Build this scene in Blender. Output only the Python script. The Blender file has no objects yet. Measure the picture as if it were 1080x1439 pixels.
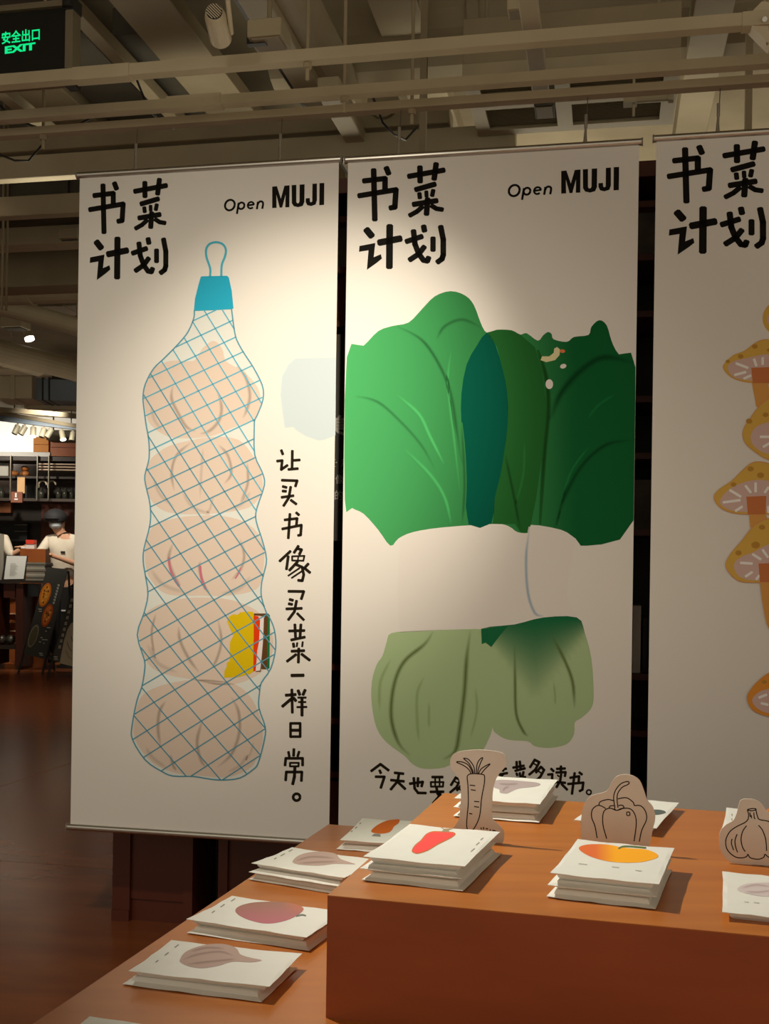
import bpy, bmesh, math, random
from mathutils import Vector, Matrix
random.seed(7)
C = bpy.context.scene.collection
scn = bpy.context.scene
# ------------------------------------------------------------------ camera
F = 1560.0; U0 = 540.0; V0 = 811.0; RHO = 0.0145; HC = 1.1     # pixels of a 1080x1439 frame, metres
cd = bpy.data.cameras.new('camera'); cam = bpy.data.objects.new('camera', cd); C.objects.link(cam)
cd.sensor_width = 36; cd.lens = F * 36 / 1439; cd.shift_y = (V0 - 719.5) / 1439
cd.clip_start = 0.05; cd.clip_end = 100
cam.matrix_world = Matrix.Translation((0, 0, HC)) @ Matrix.Rotation(math.pi/2, 4, 'X') @ Matrix.Rotation(RHO, 4, 'Z')
scn.camera = cam
# ------------------------------------------------------------------ world, lights, exposure
w = bpy.data.worlds.new('world'); scn.world = w; w.use_nodes = True
w.node_tree.nodes['Background'].inputs[0].default_value = (1.0, 0.885, 0.67, 1)
w.node_tree.nodes['Background'].inputs[1].default_value = 0.56
scn.view_settings.view_transform = 'Standard'; scn.view_settings.look = 'None'
scn.view_settings.gamma = 1; scn.view_settings.exposure = 0.0; scn.view_settings.use_curve_mapping = False
def spot(name, loc, to, power, size, blend=1.0, col=(1, .84, .66), rad=.04):
    l = bpy.data.lights.new(name, 'SPOT'); l.energy = power; l.spot_size = math.radians(size); l.spot_blend = blend
    l.color = col; l.shadow_soft_size = rad
    o = bpy.data.objects.new(name, l); C.objects.link(o); o.location = loc
    o.rotation_euler = (Vector(to) - Vector(loc)).to_track_quat('-Z', 'Y').to_euler(); return o
def area(name, loc, to, power, sx, sy, col=(1, .85, .68)):
    l = bpy.data.lights.new(name, 'AREA'); l.shape = 'RECTANGLE'; l.size = sx; l.size_y = sy; l.energy = power; l.color = col
    o = bpy.data.objects.new(name, l); C.objects.link(o); o.location = loc
    o.rotation_euler = (Vector(to) - Vector(loc)).to_track_quat('-Z', 'Y').to_euler(); return o
spot('banner_spot', (0.10, 1.45, 2.45), (-0.22, 3.15, 1.52), 172, 41, 1.0, (1, .87, .68))
spot('banner_wash', (-0.75, 1.0, 2.5), (-0.45, 3.2, .85), 78, 76, 1.0, (1, .90, .71))
spot('table_spot', (-0.75, 2.15, 2.35), (0.55, 1.68, .6), 172, 56, 1.0, (1, .93, .78), .03)
spot('floor_wash', (-3.25, 9.0, 2.35), (-3.2, 9.3, 0), 60, 110, 1.0, (1, .72, .45), .15)
spot('aisle_spot', (-2.2, 4.9, 3.1), (-1.9, 5.2, 0), 14, 100, 1.0, (1, .78, .56), .15)
area('rear_ceiling_fill', (0.9, 5.9, 2.28), (0.9, 6.0, 3.3), 24, 3.2, 1.6, (1, .90, .68))  # added fill, stands in for light bounced onto the rear ceiling
area('front_ceiling_fill', (0.2, 4.3, 2.40), (0.2, 3.3, 3.3), 7, 3.4, .2, (1, .90, .68))  # unseen fill added to brighten the rails and near ceiling
area('hall_ceiling_fill', (-2.6, 8.6, 2.30), (-2.6, 8.6, 3.3), 6, 3.0, 3.0, (1, .88, .68))  # added upward fill for the hall ceiling, no fitting there
spot('kitchen_spot', (-3.9, 12.2, 3.0), (-4.2, 13.7, 1.1), 190, 100, 1.0, (1, .90, .76), .05)
spot('kitchen_front_fill', (-3.3, 10.9, 3.0), (-4.2, 12.8, 1.25), 95, 60, 1.0, (1, .92, .80), .05)  # fill added to brighten staff, framed menu and boards from the front
spot('kitchen_rack_spot', (-5.0, 12.9, 2.9), (-4.9, 14.6, 2.2), 70, 110, 1.0, (1, .90, .76), .05)
spot('kitchen_wall_light', (-5.4, 14.9, 2.75), (-5.3, 15.9, 2.85), 62, 150, 1.0, (1, .93, .82), .05)

# ------------------------------------------------------------------ pixel <-> world
cr, sr = math.cos(RHO), math.sin(RHO)
def ray(u, v):
    p = (u-U0)/F; q = (v-V0)/F
    return Vector((p*cr+q*sr, 1, p*sr-q*cr))
CAM = Vector((0, 0, HC))
def Py(u, v, Y): return CAM + ray(u, v)*Y
def Pz(u, v, z): r = ray(u, v); return CAM + r*((z-HC)/r.z)
def Ppl(u, v, o, n): r = ray(u, v); return CAM + r*((o-CAM).dot(n)/r.dot(n))
BA = Py(112, 247, 3.30); BB = Py(899, 198, 3.30*557.8/618.0)
e = Vector((BB.x-BA.x, BB.y-BA.y, 0)).normalized()          # along the banner row
d = Vector((-e.y, e.x, 0))                                    # away from the viewer
Z = Vector((0, 0, 1))
def Pb(u, v, off=0.0):                                        # point on the banner plane
    p = Ppl(u, v, BA, d); return p - d*off
def uv2s(u, v): p = Pb(u, v); return ((p-BA).dot(e), p.z)
def s2p(s, z, off=0.0): q = BA + e*s; return Vector((q.x, q.y, z)) - d*off

# ------------------------------------------------------------------ colours and materials
def lin(c): c /= 255.; return c/12.92 if c <= .04045 else ((c+.055)/1.055)**2.4
def L(*rgb): return tuple(lin(x) for x in rgb)
def ob(rgb, paper=(200, 180, 155)):                           # print albedo judged against the bare paper next to it
    return tuple(max(0.002, min(.92, lin(a)/lin(b)*.80)) for a, b in zip(rgb, paper))
M = {}
def mat(name, col, rough=.6, metal=0, noise=None, scale=8, bump=0, emit=None, stretch=None, coat=0, spec=.5):
    if name in M: return M[name]
    m = bpy.data.materials.new(name); m.use_nodes = True; nt = m.node_tree; b = nt.nodes['Principled BSDF']
    b.inputs['Base Color'].default_value = (*col, 1); b.inputs['Roughness'].default_value = rough
    b.inputs['Metallic'].default_value = metal; b.inputs['Specular IOR Level'].default_value = spec
    if coat: b.inputs['Coat Weight'].default_value = coat; b.inputs['Coat Roughness'].default_value = .12
    if noise or bump:
        tc = nt.nodes.new('ShaderNodeTexCoord'); mp = nt.nodes.new('ShaderNodeMapping'); n = nt.nodes.new('ShaderNodeTexNoise')
        nt.links.new(tc.outputs['Object'], mp.inputs[0]); nt.links.new(mp.outputs[0], n.inputs[0])
        n.inputs['Scale'].default_value = scale; n.inputs['Detail'].default_value = 6
        if stretch: mp.inputs['Scale'].default_value = stretch
        if noise:
            r = nt.nodes.new('ShaderNodeValToRGB'); nt.links.new(n.outputs[0], r.inputs[0])
            r.color_ramp.elements[0].position = .3; r.color_ramp.elements[1].position = .7
            r.color_ramp.elements[0].color = (*col, 1); r.color_ramp.elements[1].color = (*noise, 1)
            nt.links.new(r.outputs[0], b.inputs['Base Color'])
        if bump:
            bp = nt.nodes.new('ShaderNodeBump'); bp.inputs['Strength'].default_value = bump; bp.inputs['Distance'].default_value = .002
            nt.links.new(n.outputs[0], bp.inputs['Height']); nt.links.new(bp.outputs[0], b.inputs['Normal'])
    if emit:
        b.inputs['Emission Color'].default_value = (*emit[0], 1); b.inputs['Emission Strength'].default_value = emit[1]
    M[name] = m; return m
ink = bpy.data.materials.new('ink'); ink.use_nodes = True
_a = ink.node_tree.nodes.new('ShaderNodeAttribute'); _a.attribute_name = 'Col'
ink.node_tree.links.new(_a.outputs['Color'], ink.node_tree.nodes['Principled BSDF'].inputs['Base Color'])
ink.node_tree.nodes['Principled BSDF'].inputs['Roughness'].default_value = .75
ink.node_tree.nodes['Principled BSDF'].inputs['Specular IOR Level'].default_value = .06
sheet = mat('banner_sheet', (.80, .78, .755), .55, noise=(.79, .765, .735), scale=3, spec=.25)
paper = mat('packet_paper', (.80, .80, .76), .55, noise=(.77, .77, .73), scale=30, bump=.15)
card = mat('card', (.74, .65, .57), .7, noise=(.71, .62, .54), scale=20)
kraft = mat('card_edge', (.42, .30, .2), .8, noise=(.38, .27, .18), scale=40)
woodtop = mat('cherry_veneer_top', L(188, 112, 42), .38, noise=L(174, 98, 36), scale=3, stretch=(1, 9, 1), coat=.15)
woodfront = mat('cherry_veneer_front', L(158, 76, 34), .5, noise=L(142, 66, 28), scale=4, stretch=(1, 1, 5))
darkwood = mat('dark_wood', L(92, 38, 18), .5, noise=L(76, 30, 14), scale=4, stretch=(1, 1, .2))
blackm = mat('black_paint', (.012, .012, .012), .5, noise=(.016, .015, .013), scale=9)
ceilm = mat('painted_concrete', L(176, 164, 138), .85, noise=L(150, 138, 114), scale=2.2, bump=.4)
pipem = mat('painted_pipe', L(196, 184, 155), .6, noise=L(180, 168, 140), scale=5)
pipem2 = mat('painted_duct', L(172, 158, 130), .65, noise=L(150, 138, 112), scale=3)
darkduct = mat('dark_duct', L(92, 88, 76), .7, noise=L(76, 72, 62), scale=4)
steel = mat('brushed_steel', (.62, .60, .56), .32, 1, noise=(.56, .54, .50), scale=40, stretch=(1, 1, 20))
floorm = mat('polished_floor', L(150, 84, 46), .21, noise=L(122, 66, 38), scale=2.0, stretch=(1, 3, 1), spec=.5)
whitewall = mat('white_wall', (.80, .79, .75), .7, noise=(.77, .76, .72), scale=2)

# ------------------------------------------------------------------ mesh helpers
class MB:
    def __init__(s): s.v = []; s.f = []; s.c = []
    def add(s, vs, fs, col=None):
        k = len(s.v); s.v += [tuple(x) for x in vs]; s.f += [tuple(i+k for i in f) for f in fs]
        s.c += [col or (1, 1, 1)]*len(vs)
    def box(s, o, a, b, c):                                   # corner + three edge vectors
        o = Vector(o); a = Vector(a); b = Vector(b); c = Vector(c)
        if a.cross(b).dot(c) < 0: a, b = b, a
        s.add([o, o+a, o+a+b, o+b, o+c, o+a+c, o+a+b+c, o+b+c],
              [(0, 3, 2, 1), (4, 5, 6, 7), (0, 1, 5, 4), (1, 2, 6, 5), (2, 3, 7, 6), (3, 0, 4, 7)])
    def cbox(s, c, sx, sy, sz, ax=None, ay=None, az=None):
        ax = (ax or Vector((1, 0, 0)))*sx; ay = (ay or Vector((0, 1, 0)))*sy; az = (az or Z)*sz
        s.box(Vector(c)-ax/2-ay/2-az/2, ax, ay, az)
    def bar(s, p, q, w_, h_):                                 # rectangular bar between two points (p,q = centres)
        p = Vector(p); q = Vector(q); t = (q-p); side = t.cross(Z)
        if side.length < 1e-6: side = Vector((1, 0, 0))
        side.normalize(); up = side.cross(t).normalized()
        s.box(p-side*w_/2-up*h_/2, side*w_, up*h_, t)
    def tube(s, pts, r, n=12, cap=True):
        pts = [Vector(p) for p in pts]; rs = r if isinstance(r, (list, tuple)) else [r]*len(pts)
        k0 = len(s.v); vs = []; ref = None
        for i, p in enumerate(pts):
            t = (pts[min(i+1, len(pts)-1)]-pts[max(i-1, 0)]).normalized()
            if ref is None: ref = t.orthogonal().normalized()
            x = (ref-t*ref.dot(t)).normalized(); y = t.cross(x); ref = x
            for j in range(n):
                a = 2*math.pi*j/n; vs.append(p+(x*math.cos(a)+y*math.sin(a))*rs[i])
        fs = []
        for i in range(len(pts)-1):
            for j in range(n):
                fs.append((i*n+j, i*n+(j+1) % n, (i+1)*n+(j+1) % n, (i+1)*n+j))
        if cap: fs.append(tuple(range(n))[::-1]); fs.append(tuple((len(pts)-1)*n+j for j in range(n)))
        s.add(vs, fs)
    def prism(s, pts, off):                                   # planar outline (3D) extruded by off
        n = len(pts); off = Vector(off); pts = [Vector(p) for p in pts]
        s.add(pts+[p+off for p in pts], [tuple(range(n))[::-1], tuple(range(n, 2*n))]+[(i, (i+1) % n, n+(i+1) % n, n+i) for i in range(n)])
    def sphere(s, c, rx, ry, rz, n=14, m=9, top=math.pi, ax=None):
        c = Vector(c); R = ax or Matrix.Identity(3); vs = []; fs = []
        for i in range(m+1):
            th = top*i/m
            for j in range(n):
                a = 2*math.pi*j/n
                vs.append(c+R @ Vector((rx*math.sin(th)*math.cos(a), ry*math.sin(th)*math.sin(a), rz*math.cos(th))))
        for i in range(m):
            for j in range(n): fs.append((i*n+j, (i+1)*n+j, (i+1)*n+(j+1) % n, i*n+(j+1) % n))
        s.add(vs, fs)
def setp(o, label=None, cat=None, group=None, kind=None):
    if label: o['label'] = label
    if cat: o['category'] = cat
    if group: o['group'] = group
    if kind: o['kind'] = kind
    return o
def put(name, mb, m, parent=None, local=False, label=None, smooth=False, bevel=0, **k):
    me = bpy.data.meshes.new(name); me.from_pydata(mb.v, [], mb.f); me.update()
    me.materials.append(m)
    if m is ink:
        at = me.color_attributes.new('Col', 'FLOAT_COLOR', 'POINT')
        at.data.foreach_set('color', [x for c in mb.c for x in (*c, 1.0)])
    else:
        bm = bmesh.new(); bm.from_mesh(me); bmesh.ops.recalc_face_normals(bm, faces=bm.faces); bm.to_mesh(me); bm.free()
    if smooth:
        me.polygons.foreach_set('use_smooth', [True]*len(me.polygons))
    o = bpy.data.objects.new(name, me); C.objects.link(o)
    if bevel:
        bv = o.modifiers.new('bevel', 'BEVEL'); bv.width = bevel; bv.segments = 2; bv.limit_method = 'ANGLE'
    if parent:
        o.parent = parent
        if not local: o.matrix_parent_inverse = pm.get(parent.name, Matrix.Identity(4)).inverted()
    return setp(o, label, **k)
pm = {}
def thing(name, loc, label, cat, group=None, rz=0):
    o = bpy.data.objects.new(name, None); C.objects.link(o); o.location = loc; o.rotation_euler = (0, 0, rz)
    o.empty_display_size = .05
    pm[o.name] = Matrix.Translation(Vector(loc)) @ Matrix.Rotation(rz, 4, 'Z')
    return setp(o, label, cat, group)
def kids(name, mb, m, label=None):                            # structure helper
    return put(name, mb, m, kind='structure')
def one(name, mb, m, label, cat, group=None, **k):           # a thing that is a single mesh
    return put(name, mb, m, label=label, cat=cat, group=group, **k)

# ------------------------------------------------------------------ printing helpers (flat print as thin inked shapes)
def sm(pts, n=4, closed=True):
    N = len(pts); out = []
    rng = range(N) if closed else range(N-1)
    for i in rng:
        g = (lambda k: pts[k % N]) if closed else (lambda k: pts[max(0, min(N-1, k))])
        p0, p1, p2, p3 = g(i-1), g(i), g(i+1), g(i+2)
        for j in range(n):
            t = j/n; t2 = t*t; t3 = t2*t
            out.append(tuple(.5*((2*p1[k])+(-p0[k]+p2[k])*t+(2*p0[k]-5*p1[k]+4*p2[k]-p3[k])*t2+(-p0[k]+3*p1[k]-3*p2[k]+p3[k])*t3) for k in (0, 1)))
    if not closed: out.append(tuple(pts[-1]))
    return out
class Ink(MB):
    def __init__(s, fn): super().__init__(); s.fn = fn; s.lay = 1
    def poly(s, pts, col, du=1e9, dv=1e9):
        lay = s.lay*.00015
        ys = sorted(set(round(p[1], 3) for p in pts)); ys2 = []
        for a, b in zip(ys, ys[1:]):
            n = max(1, math.ceil((b-a)/dv)); ys2 += [a+(b-a)*i/n for i in range(n)]
        ys2.append(ys[-1]); N = len(pts)
        for a, b in zip(ys2, ys2[1:]):
            if b-a < 1e-4: continue
            ym = (a+b)/2; xs = []
            for i in range(N):
                p, q = pts[i], pts[(i+1) % N]
                if (p[1] <= ym) != (q[1] <= ym):
                    f = lambda y: p[0]+(q[0]-p[0])*(y-p[1])/(q[1]-p[1])
                    xs.append((f(ym), f(a), f(b)))
            xs.sort()
            for l, r in zip(xs[::2], xs[1::2]):
                n = max(1, math.ceil((r[0]-l[0])/du)) if du < 1e8 else 1
                for i in range(n):
                    t0, t1 = i/n, (i+1)/n
                    P4 = [(l[1]+(r[1]-l[1])*t0, a), (l[1]+(r[1]-l[1])*t1, a), (l[2]+(r[2]-l[2])*t1, b), (l[2]+(r[2]-l[2])*t0, b)]
                    k = len(s.v); s.v += [tuple(s.fn(x, y, lay)) for x, y in P4]; s.f.append((k, k+3, k+2, k+1))
                    s.c += [col(x, y) if callable(col) else col for x, y in P4]
    def seg(s, p, q, w_, col, ex=.38):
        dx, dy = q[0]-p[0], q[1]-p[1]; l = math.hypot(dx, dy) or 1e-6; tx, ty = dx/l, dy/l; nx, ny = -ty, tx
        h = w_/2; E = ex*w_; c = .22*w_
        loc = [(-E, -h+c), (-E+c, -h), (l+E-c, -h), (l+E, -h+c), (l+E, h-c), (l+E-c, h), (-E+c, h), (-E, h-c)]
        lay = s.lay*.00015; k = len(s.v)
        s.v += [tuple(s.fn(p[0]+a*tx+b*nx, p[1]+a*ty+b*ny, lay)) for a, b in loc]; s.c += [col]*8
        s.f.append(tuple(range(k, k+8))[::-1])
    def strokes(s, lines, org, z_, w_, col):
        for ln in lines:
            ww = w_; pts = ln
            if isinstance(ln[0], (int, float)): ww = ln[0]; pts = ln[1:]
            pp = [(org[0]+x/z_, org[1]+y/z_) for x, y in pts]
            for a, b in zip(pp, pp[1:]): s.seg(a, b, ww/z_, col)
    def soft(s, pts, w_, cmid, cedge, taper=True, n=5):       # soft brush stroke: colour fades into the shape below
        pts = sm(pts, 5, False); N = len(pts); lay = s.lay*.00015; k = len(s.v)
        prof = [(-1, 0), (-.45, .55), (0, 1), (.45, .55), (1, 0)]
        for i, p in enumerate(pts):
            a = pts[max(0, i-1)]; b = pts[min(N-1, i+1)]; dx, dy = b[0]-a[0], b[1]-a[1]; l = math.hypot(dx, dy) or 1
            nx, ny = -dy/l, dx/l; t = i/(N-1); fade = min(1, 4*t+.1, 4*(1-t)+.1) if taper else 1
            for o_, g in prof:
                x, y = p[0]+nx*o_*w_/2*(.4+.6*fade), p[1]+ny*o_*w_/2*(.4+.6*fade); s.v.append(tuple(s.fn(x, y, lay)))
                ce = cedge(x, y) if callable(cedge) else cedge; g2 = g*fade
                s.c.append(tuple(ce[m_]*(1-g2)+cmid[m_]*g2 for m_ in range(3)))
        for i in range(N-1):
            for j in range(4): q = k+i*5+j; s.f.append((q, q+1, q+6, q+5))
    def line(s, pts, w_, col, smooth=True):
        if smooth and len(pts) > 2: pts = sm(pts, 5, False)
        N = len(pts); lay = s.lay*.00015; k = len(s.v)
        for i, p in enumerate(pts):
            a = pts[max(0, i-1)]; b = pts[min(N-1, i+1)]; dx, dy = b[0]-a[0], b[1]-a[1]; l = math.hypot(dx, dy) or 1
            nx, ny = -dy/l*w_/2, dx/l*w_/2
            s.v += [tuple(s.fn(p[0]+nx, p[1]+ny, lay)), tuple(s.fn(p[0]-nx, p[1]-ny, lay))]; s.c += [col, col]
        for i in range(N-1): s.f.append((k+2*i, k+2*i+1, k+2*i+3, k+2*i+2))
    def ring(s, c, r, w_, col, ry=None, n=18):
        ry = ry or r; s.line([(c[0]+r*math.cos(a*2*math.pi/n), c[1]+ry*math.sin(a*2*math.pi/n)) for a in range(n+1)], w_, col, False)
def tx(pts, org, z_): return [(org[0]+x/z_, org[1]+y/z_) for x, y in pts]
def ell(cx, cy, rx, ry, n=16, rot=0): return [(cx+rx*math.cos(a)*math.cos(rot)-ry*math.sin(a)*math.sin(rot), cy+rx*math.cos(a)*math.sin(rot)+ry*math.sin(a)*math.cos(rot)) for a in [2*math.pi*i/n for i in range(n)]]
def fonttext(name, body, o, ax, ay, m, parent, bold=0.0, label=None):
    """text mesh: its box is mapped on the parallelogram o, o+ax, o+ay"""
    c = bpy.data.curves.new('t', 'FONT'); c.body = body; c.offset = bold; c.resolution_u = 3
    t = bpy.data.objects.new('t', c); C.objects.link(t); bpy.context.view_layer.update()
    me = bpy.data.meshes.new_from_object(t.evaluated_get(bpy.context.evaluated_depsgraph_get()))
    xs = [v.co.x for v in me.vertices]; ys = [v.co.y for v in me.vertices]
    x0, x1, y0, y1 = min(xs), max(xs), min(ys), max(ys)
    mb = MB(); mb.add([Vector(o)+Vector(ax)*((v.co.x-x0)/(x1-x0))+Vector(ay)*((v.co.y-y0)/(y1-y0)) for v in me.vertices], [tuple(p.vertices) for p in me.polygons])
    bpy.data.objects.remove(t); bpy.data.curves.remove(c); bpy.data.meshes.remove(me)
    return put(name, mb, m, parent, label=label)

# ================================================================== THE SETTING
mb = MB(); mb.box((-9, -1, -.10), (18, 0, 0), (0, 17.2, 0), (0, 0, .085)); floor = put('floor', mb, mat('floor_joint', (.02, .01, .006), .6, noise=(.03, .015, .01), scale=9), kind='structure')
pm['floor'] = Matrix.Identity(4)
ang = math.atan2(e.y, e.x)
fme = None; seam = Pz(70, 1057, 0)
for i in range(-4, 5):
    for j in range(-3, 6):
        W_, D_ = 2.4, 2.4
        c0 = Vector((seam.x, seam.y, 0)) + e*(i*W_+.3) + d*(j*D_)
        if not (-8.8 < c0.x < 8.0 and -1.2 < c0.y < 13.2): continue
        if fme is None:
            q = MB(); q.box((0.002, .002, -.0148), (W_-.004, 0, 0), (0, D_-.004, 0), (0, 0, .0148))
            o = put('floor_panel', q, floorm, floor, local=True); fme = o.data
        else:
            o = bpy.data.objects.new('floor_panel', fme); C.objects.link(o); o.parent = floor
        o.location = c0; o.rotation_euler = (0, 0, ang)
mb = MB(); mb.box((-9, -1, 3.32), (18, 0, 0), (0, 17.2, 0), (0, 0, .2)); put('ceiling', mb, ceilm, kind='structure')
mb = MB(); mb.box((-9, 15.9, 0), (18, 0, 0), (0, .2, 0), (0, 0, 3.32)); put('wall_back', mb, whitewall, kind='structure')
mb = MB(); mb.box((-9.2, -1, 0), (.2, 0, 0), (0, 17, 0), (0, 0, 3.32)); put('wall_left', mb, whitewall, kind='structure')
mb = MB(); mb.box((5.2, 3.8, 0), (.2, 0, 0), (0, 12, 0), (0, 0, 3.32)); put('wall_right', mb, whitewall, kind='structure')

# ================================================================== BANNERS
s1, zt1 = uv2s(112, 247); s2, _ = uv2s(474, 226); s3, zb1 = uv2s(99, 1160); s4, zb2 = uv2s(464, 1183)
zb = (zb1+zb2)/2; zt = (zt1+_)/2
sA0, sA1 = (s1+s3)/2, (s2+s4)/2
m0, mzt = uv2s(490, 228); m1, _ = uv2s(474.5, 1120); m2, mzt2 = uv2s(899, 198); m3, _ = uv2s(884, 1060)
sB0, sB1 = (m0+m1)/2, (m2+m3)/2
r0, rzt = uv2s(920, 196); r1, _ = uv2s(911, 1080)
sC0 = (r0+r1)/2; sC1 = sC0 + (sB1-sB0)
ztB = (mzt+mzt2)/2; ztC = rzt
print('BANNER', s1, s3, s2, s4, 'z', zt1, zb1, zb2, 'B', m0, m1, m2, m3, mzt, mzt2, 'C', r0, r1, rzt)
BLACK = (.010, .009, .008)
zr = Pb(388, 172).z                                           # height of the ceiling rails
bgroup = 'vegetable banners hanging in a row'
def banner(sa, sb, zt, zb, label, wires):
    o = s2p(sa, zb); t = thing('hanging_banner', (o.x, o.y, zb), label, 'banner', bgroup)
    q = MB(); n = 12
    q.box(s2p(sa, zb, 0), e*(sb-sa), d*.0012, Z*(zt-zb)); put('banner_sheet', q, sheet, t)
    r = .0095
    for nm, zz, ext in (('top_rod', zt+.002, .006), ('bottom_rod', zb-.004, .008)):
        q = MB(); q.tube([s2p(sa-ext, zz, -.0006), s2p(sb+ext, zz, -.0006)], r, 14); ro = put(nm, q, steel, t, smooth=False)
        for sx, k in ((sa-ext, -1), (sb+ext, 1)):
            q = MB(); q.tube([s2p(sx, zz, -.0006), s2p(sx+k*.004, zz, -.0006)], r*1.15, 12); ob_ = put('end_cap', q, mat('rod_cap', (.25, .22, .18), .5, noise=(.22, .19, .16), scale=30), ro)
    for s in wires:
        q = MB(); q.tube([s2p(s, zt+.01), s2p(s+.006, zr+.03)], .0012, 6); wo = put('hanging_wire', q, mat('wire', (.12, .1, .08), .5, noise=(.1, .09, .07), scale=50), t)
        q = MB(); q.tube([s2p(s, zt+.006), s2p(s, zt+.03), s2p(s+.001, zt+.05)], [.006, .004, .003], 8)
        q.tube([s2p(s+.001, zt+.05), s2p(s+.001, zt+.085)], .0045, 8); h_ = put('wire_clip', q, steel, wo)
    return t
sU = lambda u, v: uv2s(u, v)[0]
bL = banner(sA0, sA1, zt, zb, 'left hanging banner printed with garlic bulbs in a teal net bag', [sU(190, 235), sU(393, 228)])
bM = banner(sB0, sB1, ztB, zb, 'middle hanging banner printed with a large green bok choy', [sU(560, 215), sU(822, 196)])
bR = banner(sC0, sC1, ztC, zb, 'right hanging banner printed with yellow mushrooms, cut by the frame edge', [sU(1008, 184), sU(1250, 170)])
# the wires end in the rail above, see the ceiling rails

def charset(name, parent, fn, lay, calls, key, col, extra=None):
    grp = {}
    for strokes, org, z_, w_ in calls:
        for ln in strokes:
            p = ln[1:] if isinstance(ln[0], (int, float)) else ln
            c = (org[0]+sum(a[0] for a in p)/len(p)/z_, org[1]+sum(a[1] for a in p)/len(p)/z_)
            grp.setdefault(key(*c), []).append(([ln], org, z_, w_))
    for k in sorted(grp):
        q = Ink(fn); q.lay = lay
        for st, org, z_, w_ in grp[k]: q.strokes(st, org, z_, w_, col)
        if extra and k in extra: extra[k](q)
        put(name, q, ink, parent)
def bykey(bounds, axis): return lambda u, v: sum(1 for b in bounds if (u, v)[axis] > b)
# ---- title and logo: traced on the left banner, repeated on the others at the same place
TITLE = [
 [(105, 248), (325, 222), (325, 345)], [(55, 412), (440, 347), (428, 540), (385, 548)], [(205, 130), (217, 675)], [(340, 108), (362, 165)],
 [(580, 198), (940, 132)], [(693, 100), (695, 255)], [(863, 65), (843, 225)], [(655, 345), (845, 288)],
 [40, (687, 392), (692, 435)], [36, (760, 372), (762, 420)], [40, (832, 358), (822, 410)], [(630, 510), (865, 470)], [(773, 455), (762, 615)],
 [44, (715, 540), (660, 590), (590, 630)], [44, (820, 528), (865, 558), (925, 568)],
 [62, (133, 795), (180, 855)], [62, (270, 932), (480, 890)], [60, (374, 755), (370, 1200)],
 [(732, 757), (740, 800)], [(555, 920), (708, 868)], [50, (625, 808), (640, 950), (680, 1060), (730, 1130), (770, 1138), (782, 1105)], [(735, 985), (680, 1060), (590, 1122)],
 [48, (830, 888), (830, 1015)], [(912, 762), (938, 900), (938, 1070), (925, 1115), (882, 1148)]]
T2POLY = [(55, 970), (222, 937), (205, 1095), (280, 1062), (292, 1110), (240, 1155), (133, 1235), (150, 1018), (50, 1035)]
def shifted(ds, dz):
    def fn(u, v, off):
        p = Pb(u, v); return p + e*ds + Z*dz - d*off
    return fn
MUJI = [
 [(523, 78), (565, 74), (600, 185), (632, 70), (678, 66), (676, 262), (640, 263), (642, 150), (612, 265), (590, 266), (560, 150), (562, 268), (523, 270)],
 [(697, 65), (738, 62), (738, 215), (745, 226), (758, 226), (766, 213), (768, 60), (812, 57), (810, 215), (795, 250), (755, 262), (715, 253), (698, 225)],
 [(882, 53), (922, 50), (922, 200), (910, 238), (870, 252), (835, 243), (822, 215), (822, 183), (858, 180), (860, 212), (870, 218), (880, 210)],
 [(945, 47), (988, 45), (986, 241), (943, 244)]]
def arc(cx, cy, rx, ry, a0, a1, n=14): return [(cx+rx*math.cos(math.radians(a0+(a1-a0)*i/n)), cy+ry*math.sin(math.radians(a0+(a1-a0)*i/n))) for i in range(n+1)]
for bt, ds, dz, (mx, my) in ((bL, 0, 0, (0, 0)), (bM, sB0-sA0, ztB-zt, (0, 0)), (bR, sC0-sA0, ztC-zt, (0, 0))):
    charset('title_character', bt, shifted(ds, dz), 2, [([([ln[0]*1.2]+list(ln[1:])) if isinstance(ln[0], (int, float)) else ln for ln in TITLE], (120, 245), 8.308, 60)], lambda u, v: (u > 184)+2*(v > 328), BLACK, {2: lambda q: q.poly(tx(T2POLY, (120, 245), 8.308), BLACK)})
    O = (300, 250)
    for g_ in MUJI:
        q = Ink(shifted(ds, dz)); q.lay = 2; q.poly(tx(g_, O, 6.353), BLACK); put('bold_letter', q, ink, bt)
    q = Ink(shifted(ds, dz)); q.lay = 2
    sl = lambda pts: tx([(x-(y-245)*.12, y) for x, y in pts], O, 6.353)
    q.line(sl(arc(145, 243, 43, 47, 0, 360, 22)), 19/6.353, BLACK, False)
    put('slanted_letter', q, ink, bt); q = Ink(shifted(ds, dz)); q.lay = 2
    q.line(tx([(224, 222), (208, 322)], O, 6.353), 18/6.353, BLACK); q.line(sl(arc(248, 249, 27, 29, 0, 360, 18)), 18/6.353, BLACK, False)
    put('slanted_letter', q, ink, bt); q = Ink(shifted(ds, dz)); q.lay = 2
    q.line(sl([(306, 246), (357, 238)]+arc(332, 244, 27, 29, -10, -320, 14)), 17/6.353, BLACK, False)
    put('slanted_letter', q, ink, bt); q = Ink(shifted(ds, dz)); q.lay = 2
    q.line(tx([(396, 213), (386, 280)], O, 6.353), 18/6.353, BLACK)
    q.line(tx([(391, 245), (402, 220), (420, 210), (438, 217), (441, 238), (434, 276)], O, 6.353), 18/6.353, BLACK)
    put('slanted_letter', q, ink, bt)

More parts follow.
